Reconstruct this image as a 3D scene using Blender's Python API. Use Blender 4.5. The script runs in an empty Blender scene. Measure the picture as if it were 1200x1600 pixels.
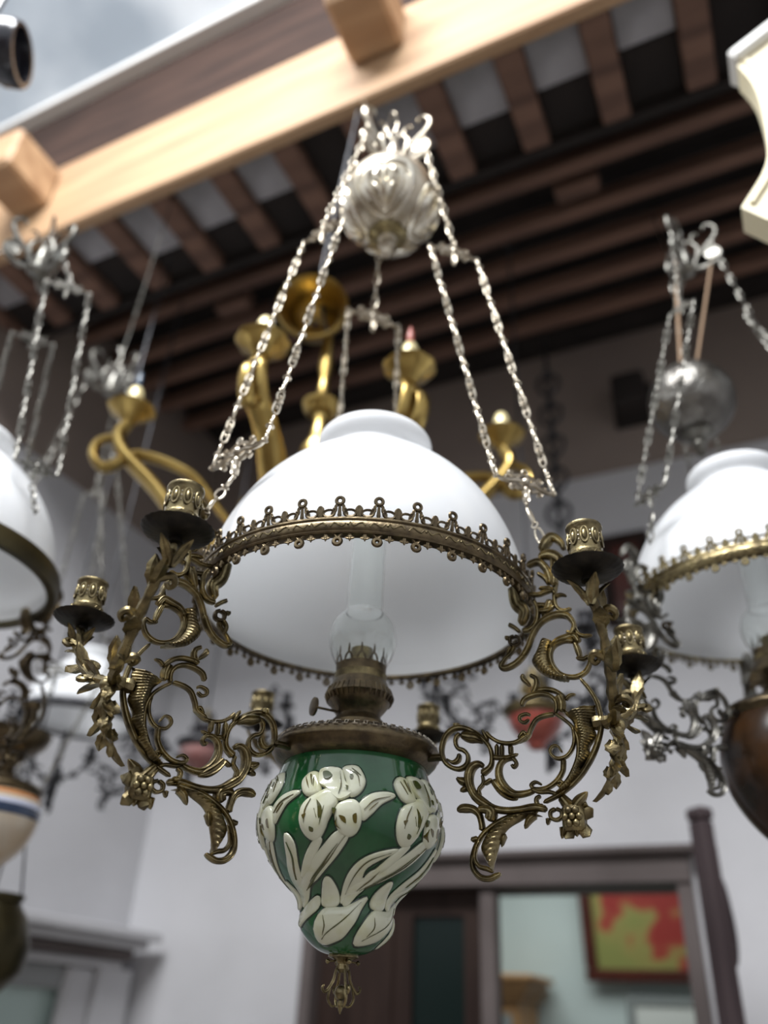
import bpy, bmesh, math, random
from mathutils import Vector, Matrix
from mathutils.geometry import tessellate_polygon
random.seed(7)
PI = math.pi
SC = bpy.context.scene
COL = SC.collection
CZ = 1.6                                   # eye height above the floor
def W(x, y, z): return Vector((x, y, z + CZ))
EU = Vector((0.89423, -0.44760, 0)); EV = Vector((0.44760, 0.89423, 0))
ROOM = math.atan2(EU.y, EU.x)              # the room's walls and beams are turned by this angle
def RM(u, v, z): p = EU * u + EV * v; return Vector((p.x, p.y, z + CZ))

# ---------------------------------------------------------------- camera
PITCH, ROLL, FPX = math.radians(32.3), math.radians(2.95), 1275.0
cam = bpy.data.cameras.new('camera'); camo = bpy.data.objects.new('camera', cam); COL.objects.link(camo)
cam.sensor_fit = 'VERTICAL'; cam.sensor_height = 36; cam.sensor_width = 27
cam.lens = FPX / 1600 * 36
F = Vector((0, math.cos(PITCH), math.sin(PITCH))); U0 = Vector((0, -math.sin(PITCH), math.cos(PITCH))); R0 = Vector((1, 0, 0))
Rv = R0 * math.cos(ROLL) + U0 * math.sin(ROLL); Uv = U0 * math.cos(ROLL) - R0 * math.sin(ROLL)
m = Matrix((Rv, Uv, -F)).transposed().to_4x4(); m.translation = (0, 0, CZ); camo.matrix_world = m
cam.clip_start = 0.02; cam.clip_end = 100
cam.dof.use_dof = True; cam.dof.focus_distance = 0.76; cam.dof.aperture_fstop = 28.69 / 13.5
SC.camera = camo

# ---------------------------------------------------------------- light, exposure
SC.view_settings.view_transform = 'Standard'; SC.view_settings.look = 'None'
SC.view_settings.gamma = 1; SC.view_settings.use_curve_mapping = False
SC.view_settings.exposure = 0.0
wd = bpy.data.worlds.new('overcast sky'); SC.world = wd; wd.use_nodes = True
bg = wd.node_tree.nodes['Background']; bg.inputs['Color'].default_value = (0.90, 0.95, 1.0, 1); bg.inputs['Strength'].default_value = 1.06
def area(name, loc, rot, sx, sy, power, col=(1, 1, 1)):
    l = bpy.data.lights.new(name, 'AREA'); l.shape = 'RECTANGLE'; l.size = sx; l.size_y = sy; l.energy = power; l.color = col
    o = bpy.data.objects.new(name, l); o.location = loc; o.rotation_euler = rot; COL.objects.link(o); return o
area('skylight', RM(-0.7, -0.75, 3.3), (math.radians(14), 0, ROOM), 2.2, 1.0, 260, (0.97, 0.98, 1.0))
area('next_room_fill', RM(-1.0, 3.7, 0.95), (0, 0, ROOM), 1.2, 0.8, 14, (0.9, 1.0, 0.98))  # unseen fill light, added so the next room looks lit

# ---------------------------------------------------------------- materials
def nt(name):
    mt = bpy.data.materials.new(name); mt.use_nodes = True
    return mt, mt.node_tree.nodes, mt.node_tree.links, mt.node_tree.nodes['Principled BSDF']
def mat(name, col, rough=0.5, metal=0.0, col2=None, scale=20, detail=4, bump=0.0, bscale=None, coat=0.0, stretch=None, lo=0.35, hi=0.65, rough2=None, trans=0, ior=1.45, alpha=1, spec=None):
    mt, N, Lk, b = nt(name)
    b.inputs['Base Color'].default_value = (*col, 1); b.inputs['Roughness'].default_value = rough; b.inputs['Metallic'].default_value = metal
    b.inputs['Coat Weight'].default_value = coat; b.inputs['Coat Roughness'].default_value = 0.04
    b.inputs['Transmission Weight'].default_value = trans; b.inputs['IOR'].default_value = ior
    if spec is not None: b.inputs['Specular IOR Level'].default_value = spec
    tc = N.new('ShaderNodeTexCoord'); mp = N.new('ShaderNodeMapping'); Lk.new(tc.outputs['Object'], mp.inputs['Vector'])
    if stretch: mp.inputs['Scale'].default_value = stretch
    if col2 is not None:
        n = N.new('ShaderNodeTexNoise'); n.inputs['Scale'].default_value = scale; n.inputs['Detail'].default_value = detail
        Lk.new(mp.outputs[0], n.inputs['Vector'])
        r = N.new('ShaderNodeValToRGB'); r.color_ramp.elements[0].position = lo; r.color_ramp.elements[1].position = hi
        r.color_ramp.elements[0].color = (*col, 1); r.color_ramp.elements[1].color = (*col2, 1)
        Lk.new(n.outputs['Fac'], r.inputs['Fac']); Lk.new(r.outputs['Color'], b.inputs['Base Color'])
        if rough2 is not None:
            q = N.new('ShaderNodeMapRange'); q.inputs['To Min'].default_value = rough; q.inputs['To Max'].default_value = rough2
            q.inputs['From Min'].default_value = lo; q.inputs['From Max'].default_value = hi
            Lk.new(n.outputs['Fac'], q.inputs['Value']); Lk.new(q.outputs[0], b.inputs['Roughness'])
    if bump:
        n2 = N.new('ShaderNodeTexNoise'); n2.inputs['Scale'].default_value = bscale or scale * 2; n2.inputs['Detail'].default_value = 5
        Lk.new(mp.outputs[0], n2.inputs['Vector'])
        bp = N.new('ShaderNodeBump'); bp.inputs['Strength'].default_value = bump; bp.inputs['Distance'].default_value = 0.01
        Lk.new(n2.outputs['Fac'], bp.inputs['Height']); Lk.new(bp.outputs[0], b.inputs['Normal'])
    return mt
def opal(name, col, tr):
    mt, N, Lk, b = nt(name); b.inputs['Base Color'].default_value = (*col, 1); b.inputs['Roughness'].default_value = 0.22
    t = N.new('ShaderNodeBsdfTranslucent'); t.inputs['Color'].default_value = (*col, 1)
    mx = N.new('ShaderNodeMixShader'); mx.inputs[0].default_value = tr
    out = [n for n in N if n.type == 'OUTPUT_MATERIAL'][0]
    Lk.new(b.outputs[0], mx.inputs[1]); Lk.new(t.outputs[0], mx.inputs[2]); Lk.new(mx.outputs[0], out.inputs['Surface']); return mt
M = {}
M['brass'] = mat('antique_brass', (0.32, 0.26, 0.135), 0.26, 1.0, (0.11, 0.088, 0.05), 70, 5, 0.12, 240, rough2=0.42)
M['dark_brass'] = mat('dark_patina_brass', (0.075, 0.058, 0.04), 0.36, 1.0, (0.17, 0.13, 0.075), 70, 5, 0.08, 200)
M['pan'] = mat('blackened_brass', (0.018, 0.016, 0.014), 0.45, 0.8, (0.04, 0.034, 0.026), 80)
M['pale_brass'] = mat('lit_pale_brass', (0.62, 0.56, 0.46), 0.30, 1.0, (0.36, 0.31, 0.24), 55, 4, 0.1, 180)  # brass paled by the strong light on chains and crown, put into the colour
M['ball'] = mat('lit_ball_brass', (0.58, 0.52, 0.42), 0.34, 1.0, (0.30, 0.25, 0.18), 26, 5, 0.15, 60)  # strong light and floor bounce on the ball put into a paler brass
M['ball_relief'] = mat('rubbed_lit_relief', (0.80, 0.75, 0.65), 0.26, 1.0, (0.62, 0.55, 0.43), 40)  # rubbed relief, paler again; bright light is part of this colour too
M['dull_ball'] = mat('tarnished_silvered_brass', (0.24, 0.23, 0.21), 0.35, 1.0, (0.12, 0.11, 0.10), 26, 5, 0.5, 50)
M['gold'] = mat('polished_yellow_brass', (0.48, 0.345, 0.12), 0.3, 1.0, (0.30, 0.205, 0.065), 14, 3)
M['iron'] = mat('black_wrought_iron', (0.035, 0.035, 0.038), 0.45, 0.7, (0.07, 0.07, 0.075), 40)
M['silver'] = mat('grey_silvered_metal', (0.27, 0.26, 0.235), 0.38, 1.0, (0.12, 0.115, 0.10), 40)
M['green'] = mat('green_majolica_glaze', (0.006, 0.062, 0.017), 0.14, 0.0, (0.018, 0.115, 0.038), 22, 4, coat=0.5, lo=0.38, hi=0.7)
M['outline'] = mat('dark_green_pooled_glaze', (0.004, 0.022, 0.008), 0.15, coat=0.5)
M['cream'] = mat('cream_majolica_glaze', (0.64, 0.65, 0.50), 0.14, 0.0, (0.56, 0.56, 0.33), 45, 4, coat=0.8, lo=0.5, hi=0.72)
M['olive'] = mat('olive_brown_glaze', (0.10, 0.075, 0.012), 0.14, 0.0, (0.05, 0.07, 0.015), 60, coat=0.7)
M['opal'] = opal('opal_white_glass', (0.93, 0.94, 0.95), 0.44)
M['glass'] = mat('clear_chimney_glass', (0.96, 0.98, 0.97), 0.0, trans=1.0, ior=1.45)
M['brown_font'] = mat('dark_brown_glaze', (0.012, 0.007, 0.004), 0.25, 0.0, (0.04, 0.019, 0.008), 22, 4, spec=0.3)
M['red_font'] = mat('coral_red_glaze', (0.36, 0.085, 0.06), 0.25, 0.0, (0.27, 0.055, 0.04), 18, coat=0.4)
M['pink_font'] = mat('dull_red_glaze', (0.30, 0.12, 0.11), 0.4, 0.0, (0.35, 0.2, 0.19), 18)
M['cream_font'] = mat('ivory_earthenware', (0.55, 0.42, 0.28), 0.3, 0.0, (0.62, 0.55, 0.45), 14, coat=0.4)
M['blue_band'] = mat('painted_blue_band', (0.03, 0.05, 0.10), 0.25, coat=0.5)
M['white_band'] = mat('painted_white_band', (0.55, 0.58, 0.72), 0.25, coat=0.5)
M['orange_band'] = mat('painted_orange_band', (0.50, 0.20, 0.06), 0.25, coat=0.5)
M['plaster'] = mat('lavender_grey_plaster', (0.53, 0.528, 0.545), 0.85, 0, (0.45, 0.447, 0.458), 1.6, 6, 0.15, 30)
M['upper_plaster'] = mat('brown_limewash', (0.24, 0.195, 0.165), 0.9, 0, (0.20, 0.16, 0.14), 2.2, 5, 0.1, 25)
M['pale_wood'] = mat('pale_sawn_timber', (0.48, 0.315, 0.18), 0.6, 0, (0.31, 0.18, 0.095), 3.2, 6, 0.2, 12, stretch=(0.6, 6, 6), lo=0.3, hi=0.72)
M['red_wood'] = mat('reddish_old_timber', (0.058, 0.034, 0.026), 0.85, 0, (0.028, 0.018, 0.015), 4, 6, 0.25, 10, stretch=(0.6, 5, 5), spec=0.2)
M['rafter'] = mat('brown_rafter_timber', (0.20, 0.112, 0.078), 0.75, 0, (0.10, 0.055, 0.04), 4, 6, 0.2, 10, stretch=(0.6, 5, 5))
M['dark_board'] = mat('dark_ceiling_board', (0.012, 0.009, 0.008), 0.9, 0, (0.02, 0.015, 0.013), 5, 5, 0.2, 14)  # near-black brown boards with a slight noise in tone
M['pale_tile'] = mat('grey_white_ceiling_tile', (0.40, 0.39, 0.41), 0.8, 0, (0.22, 0.215, 0.22), 5, 4)
M['sheet'] = opal('translucent_roof_sheet', (0.84, 0.87, 0.90), 0.75)
def weather(mt, c1, c2, scale):
    N, Lk = mt.node_tree.nodes, mt.node_tree.links; tc = N.new('ShaderNodeTexCoord'); n = N.new('ShaderNodeTexNoise'); n.inputs['Scale'].default_value = scale; n.inputs['Detail'].default_value = 8
    r = N.new('ShaderNodeValToRGB'); r.color_ramp.elements[0].position = .35; r.color_ramp.elements[1].position = .62
    r.color_ramp.elements[0].color = (*c1, 1); r.color_ramp.elements[1].color = (*c2, 1); Lk.new(tc.outputs['Object'], n.inputs['Vector']); Lk.new(n.outputs['Fac'], r.inputs['Fac'])
    for q in N:
        if q.type == 'BSDF_PRINCIPLED': Lk.new(r.outputs['Color'], q.inputs['Base Color'])
        if q.type == 'BSDF_TRANSLUCENT': Lk.new(r.outputs['Color'], q.inputs['Color'])
weather(M['sheet'], (0.62, 0.66, 0.70), (0.95, 0.96, 0.97), 1.7)
M['dark_door'] = mat('dark_brown_door_wood', (0.020, 0.012, 0.010), 0.5, 0, (0.032, 0.020, 0.016), 5, 5, stretch=(4, 4, 0.5), spec=0.15)
M['lintel'] = mat('grey_brown_frame_paint', (0.12, 0.10, 0.096), 0.6, 0, (0.09, 0.074, 0.07), 4, spec=0.2)
M['door_glass'] = mat('dark_green_door_glass', (0.006, 0.012, 0.011), 0.2, spec=0.25)
M['aqua_wall'] = mat('pale_aqua_plaster', (0.60, 0.66, 0.655), 0.85, 0, (0.55, 0.61, 0.605), 2)
M['pic_frame'] = mat('red_brown_lacquer_frame', (0.09, 0.02, 0.012), 0.35, 0, (0.06, 0.014, 0.01), 8, coat=0.3)
M['tan_wood'] = mat('orange_tan_cabinet_wood', (0.46, 0.25, 0.11), 0.5, 0, (0.36, 0.18, 0.075), 7, stretch=(1, 1, 5))
M['grey_paint'] = mat('grey_painted_wood', (0.26, 0.27, 0.27), 0.6)
M['white_paint'] = mat('white_paint', (0.72, 0.71, 0.68), 0.55)
M['cream_paint'] = mat('cream_painted_wood', (0.80, 0.73, 0.52), 0.5, 0, (0.70, 0.62, 0.42), 6)
M['window_glass'] = mat('pale_green_window_glass', (0.42, 0.53, 0.50), 0.2)
M['black'] = mat('black_enamel', (0.012, 0.012, 0.018), 0.25, coat=0.4)
M['post'] = mat('dark_stained_post', (0.04, 0.028, 0.03), 0.35, 0, (0.065, 0.048, 0.05), 6, stretch=(4, 4, 0.4), spec=0.25)
M['bronze'] = mat('dark_olive_bronze', (0.045, 0.038, 0.02), 0.4, 0.8, (0.08, 0.065, 0.03), 18)
M['floor'] = mat('terracotta_floor', (0.24, 0.215, 0.19), 0.6, 0, (0.19, 0.17, 0.15), 6)
M['rope'] = mat('tan_cord', (0.33, 0.22, 0.14), 0.8)
M['red_tip'] = mat('dusty_red_bulb', (0.45, 0.13, 0.10), 0.3)
M['blue_tip'] = mat('smoky_blue_bulb', (0.06, 0.09, 0.13), 0.15)
M['candle'] = mat('ivory_candle_sleeve', (0.72, 0.62, 0.34), 0.35, 0.3)
def picture_mat():
    mt, N, Lk, b = nt('painted_canvas'); b.inputs['Roughness'].default_value = 0.6
    tc = N.new('ShaderNodeTexCoord'); n = N.new('ShaderNodeTexNoise'); n.inputs['Scale'].default_value = 5.5; n.inputs['Detail'].default_value = 1.5
    sp = N.new('ShaderNodeSeparateXYZ'); Lk.new(tc.outputs['Object'], n.inputs['Vector']); Lk.new(tc.outputs['Object'], sp.inputs[0])
    a = N.new('ShaderNodeMath'); a.operation = 'MULTIPLY_ADD'; a.inputs[1].default_value = 0.55; Lk.new(sp.outputs['Z'], a.inputs[0]); Lk.new(n.outputs['Fac'], a.inputs[2])
    a2 = N.new('ShaderNodeMath'); a2.operation = 'MULTIPLY_ADD'; a2.inputs[1].default_value = 0.5; Lk.new(sp.outputs['X'], a2.inputs[0]); Lk.new(a.outputs[0], a2.inputs[2])
    r = N.new('ShaderNodeValToRGB'); e = r.color_ramp.elements
    e[0].position = 0.45; e[0].color = (0.24, 0.24, 0.065, 1); e[1].position = 0.70; e[1].color = (0.30, 0.022, 0.016, 1)
    k = e.new(0.60); k.color = (0.30, 0.24, 0.07, 1); k = e.new(0.64); k.color = (0.34, 0.06, 0.03, 1)
    Lk.new(a2.outputs[0], r.inputs['Fac']); Lk.new(r.outputs['Color'], b.inputs['Base Color']); return mt
M['picture'] = picture_mat()

# ---------------------------------------------------------------- mesh helpers
def cr(pts, n=6, closed=False):
    """Catmull-Rom through tuples of any length."""
    P = [tuple(p) for p in pts]
    if len(P) < 3: 
        return [tuple(P[0][k] + (P[1][k] - P[0][k]) * i / n for k in range(len(P[0]))) for i in range(n + 1)]
    L = len(P); out = []
    rng = range(L) if closed else range(L - 1)
    for i in rng:
        if closed: p0, p1, p2, p3 = P[(i - 1) % L], P[i], P[(i + 1) % L], P[(i + 2) % L]
        else:
            p1, p2 = P[i], P[i + 1]
            p0 = P[i - 1] if i else tuple(2 * a - b for a, b in zip(p1, p2))
            p3 = P[i + 2] if i + 2 < L else tuple(2 * b - a for a, b in zip(p1, p2))
        for j in range(n):
            t = j / n; t2 = t * t; t3 = t2 * t
            out.append(tuple(.5 * (2 * b + (c - a) * t + (2 * a - 5 * b + 4 * c - d) * t2 + (3 * b - a - 3 * c + d) * t3) for a, b, c, d in zip(p0, p1, p2, p3)))
    if not closed: out.append(P[-1])
    return out
class MB:
    def __init__(s): s.v = []; s.f = []
    def add(s, vs, fs):
        o = len(s.v); s.v += [tuple(x) for x in vs]; s.f += [tuple(i + o for i in f) for f in fs]; return s
    def rings(s, rg, close=False, cap=True):
        n = len(rg[0]); vs = [p for r in rg for p in r]; fs = []
        for i in range(len(rg) - (0 if close else 1)):
            a = i * n; b = ((i + 1) % len(rg)) * n
            for j in range(n): fs.append((a + j, a + (j + 1) % n, b + (j + 1) % n, b + j))
        if cap and not close:
            fs.append(tuple(range(n - 1, -1, -1))); fs.append(tuple(range((len(rg) - 1) * n, len(rg) * n)))
        return s.add(vs, fs)
    def tube(s, pts, rad, seg=8, closed=False, flat=1.0, up=None):
        P = [Vector(p) for p in pts]; n = len(P); R = rad if hasattr(rad, '__len__') else [rad] * n; rg = []
        ref = None
        for i in range(n):
            a = P[i - 1] if (i or closed) else P[i]; b = P[(i + 1) % n] if (i < n - 1 or closed) else P[i]
            T = (b - a).normalized() if (b - a).length > 1e-9 else Vector((0, 0, 1))
            if ref is None:
                ref = Vector(up) if up else (Vector((0, 0, 1)) if abs(T.z) < .9 else Vector((1, 0, 0)))
            A = (ref - T * ref.dot(T)); A = A.normalized() if A.length > 1e-6 else T.orthogonal().normalized()
            B = T.cross(A); 
            if not up: ref = A
            rg.append([P[i] + A * (R[i] * math.cos(2 * PI * k / seg)) + B * (R[i] * flat * math.sin(2 * PI * k / seg)) for k in range(seg)])
        return s.rings(rg, close=closed)
    def stroke(s, pts, t=None, y0=0.0, n=5, lift=None):
        """A cast scroll in the XZ plane: points (x, z, width); the section has a grooved face on both sides."""
        Q = cr(pts, n); rg = []; L = len(Q)
        for i, (x, z, w) in enumerate(Q):
            a = Q[max(i - 1, 0)]; b = Q[min(i + 1, L - 1)]; T = Vector((b[0] - a[0], 0, b[1] - a[1]))
            T = T.normalized() if T.length > 1e-9 else Vector((1, 0, 0)); Nn = Vector((-T.z, 0, T.x))
            w = max(w, .0006); tt = t if t else min(.0130, .0036 + .85 * w)
            e = .35 if i in (0, L - 1) else 1.0
            sec = [(-.5, 0), (-.42, .36), (-.27, .5), (-.08, .30), (.08, .30), (.27, .5), (.42, .36), (.5, 0), (.42, -.36), (.27, -.5), (.08, -.3), (-.08, -.3), (-.27, -.5), (-.42, -.36)]
            rg.append([Vector((x, y0, z)) + Nn * (u * w * e) + Vector((0, vv * tt * e, 0)) for u, vv in sec])
        return s.rings(rg)
    def web(s, A, B, t=.003, ribs=14, nu=40, nv=8, bulge=.003, y0=0):
        """A ribbed cast leaf between two edge curves given as (x, z)."""
        def res(c):
            c = cr(c, 12); d = [0]
            for p, q in zip(c, c[1:]): d.append(d[-1] + math.dist(p, q))
            o = []; k = 0
            for i in range(nu + 1):
                x = d[-1] * i / nu
                while k < len(d) - 2 and d[k + 1] < x: k += 1
                f = (x - d[k]) / max(1e-9, d[k + 1] - d[k]); o.append(tuple(a + (b - a) * f for a, b in zip(c[k], c[k + 1])))
            return o
        a, b = res(A), res(B); vs = []; fs = []
        for side in (1, -1):
            for i in range(nu + 1):
                for j in range(nv + 1):
                    f = j / nv; x = a[i][0] * (1 - f) + b[i][0] * f; z = a[i][1] * (1 - f) + b[i][1] * f
                    h = t / 2 + bulge * math.sin(PI * f) + .0011 * math.sin(2 * PI * ribs * (i / nu + .07 * f * f)) * math.sin(PI * min(1, f * 1.1 + .05))
                    vs.append((x, y0 + side * h, z))
        n = (nu + 1) * (nv + 1); g = lambda i, j: i * (nv + 1) + j
        for i in range(nu):
            for j in range(nv):
                q = (g(i, j), g(i, j + 1), g(i + 1, j + 1), g(i + 1, j)); fs.append(q); fs.append(tuple(n + x for x in q[::-1]))
        edge = [g(i, 0) for i in range(nu + 1)] + [g(nu, j) for j in range(1, nv + 1)] + [g(i, nv) for i in range(nu - 1, -1, -1)] + [g(0, j) for j in range(nv - 1, 0, -1)]
        for k in range(len(edge)):
            p, q = edge[k], edge[(k + 1) % len(edge)]; fs.append((q, p, n + p, n + q))
        return s.add(vs, fs)
    def lathe(s, prof, seg=48, c=(0, 0, 0), lobes=0, amp=0, closed=False):
        rg = []
        for r, z in prof:
            ring = []
            for k in range(seg):
                a = 2 * PI * k / seg; rr = max(r, 1e-5) * (1 + amp * abs(math.sin(lobes * a / 2)) if lobes else 1)
                ring.append((c[0] + rr * math.cos(a), c[1] + rr * math.sin(a), c[2] + z))
            rg.append(ring)
        return s.rings(rg, close=closed)
    def torus(s, c, R, r, ax='z', seg=20, ts=6, sx=1, sy=1):
        pts = []
        for k in range(seg):
            a = 2 * PI * k / seg; x, y = R * sx * math.cos(a), R * sy * math.sin(a)
            pts.append(Vector(c) + (Vector((x, y, 0)) if ax == 'z' else Vector((x, 0, y)) if ax == 'y' else Vector((0, x, y))))
        return s.tube(pts, r, ts, closed=True)
    def ball(s, c, r, seg=12, n=8, sz=1):
        return s.lathe([(r * math.sin(PI * i / n), -r * sz * math.cos(PI * i / n)) for i in range(n + 1)], seg, c)
    def box(s, a, b, bev=0.0):
        x0, y0, z0 = a; x1, y1, z1 = b
        if not bev:
            return s.add([(x0, y0, z0), (x1, y0, z0), (x1, y1, z0), (x0, y1, z0), (x0, y0, z1), (x1, y0, z1), (x1, y1, z1), (x0, y1, z1)],
                         [(3, 2, 1, 0), (4, 5, 6, 7), (0, 1, 5, 4), (1, 2, 6, 5), (2, 3, 7, 6), (3, 0, 4, 7)])
        e = bev; rg = []
        for z, i in ((z0, e), (z0 + e, 0), (z1 - e, 0), (z1, e)):
            rg.append([(x0 + e, y0 + i, z), (x1 - e, y0 + i, z), (x1 - i, y0 + e, z), (x1 - i, y1 - e, z), (x1 - e, y1 - i, z), (x0 + e, y1 - i, z), (x0 + i, y1 - e, z), (x0 + i, y0 + e, z)])
        return s.rings(rg)
    def prism(s, poly, y0, y1):
        """Outline in XZ pulled from y0 to y1."""
        n = len(poly); vs = [(x, y0, z) for x, z in poly] + [(x, y1, z) for x, z in poly]
        tri = tessellate_polygon([[Vector((x, z, 0)) for x, z in poly]])
        fs = [tuple(t) for t in tri] + [tuple(n + i for i in t[::-1]) for t in tri] + [(i, (i + 1) % n, n + (i + 1) % n, n + i) for i in range(n)]
        return s.add(vs, fs)
    def xf(s, mtx):
        s.v = [tuple(mtx @ Vector(p)) for p in s.v]; return s
    def mesh(s, name, material, smooth=40):
        me = bpy.data.meshes.new(name); me.from_pydata(s.v, [], s.f)
        bm = bmesh.new(); bm.from_mesh(me); bmesh.ops.recalc_face_normals(bm, faces=bm.faces); bm.to_mesh(me); bm.free()
        me.materials.append(M[material])
        if smooth:
            me.polygons.foreach_set('use_smooth', [True] * len(me.polygons)); me.set_sharp_from_angle(angle=math.radians(smooth))
        me.update(); return me
def put(name, me, parent=None, loc=(0, 0, 0), rot=(0, 0, 0), scale=None):
    o = bpy.data.objects.new(name, me); COL.objects.link(o); o.parent = parent; o.location = loc; o.rotation_euler = rot
    if scale is not None: o.scale = scale if hasattr(scale, '__len__') else (scale,) * 3
    return o
def putm(name, me, parent, mtx):
    o = bpy.data.objects.new(name, me); COL.objects.link(o); o.parent = parent; o.matrix_local = mtx; return o
def tag(o, label=None, cat=None, group=None, kind=None):
    for k, v in (('label', label), ('category', cat), ('group', group), ('kind', kind)):
        if v: o[k] = v
    return o
def empty(name, loc=(0, 0, 0), rot=(0, 0, 0), parent=None):
    o = put(name, None, parent, loc, rot); o.empty_display_size = .05; return o
def struct(name, mb, material, parent=None, smooth=0, loc=None, rot=None):
    o = put(name, mb.mesh(name, material, smooth), parent, loc or (0, 0, 0), rot or (0, 0, 0))
    if parent is None: o['kind'] = 'structure'
    return o
def aim(p, q, up=(0, 0, 1)):
    """Matrix whose Z runs from p to q."""
    p, q = Vector(p), Vector(q); z = (q - p).normalized(); x = Vector(up).cross(z)
    x = x.normalized() if x.length > 1e-5 else Vector((1, 0, 0)); y = z.cross(x)
    mt = Matrix((x, y, z)).transposed().to_4x4(); mt.translation = p; return mt

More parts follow.
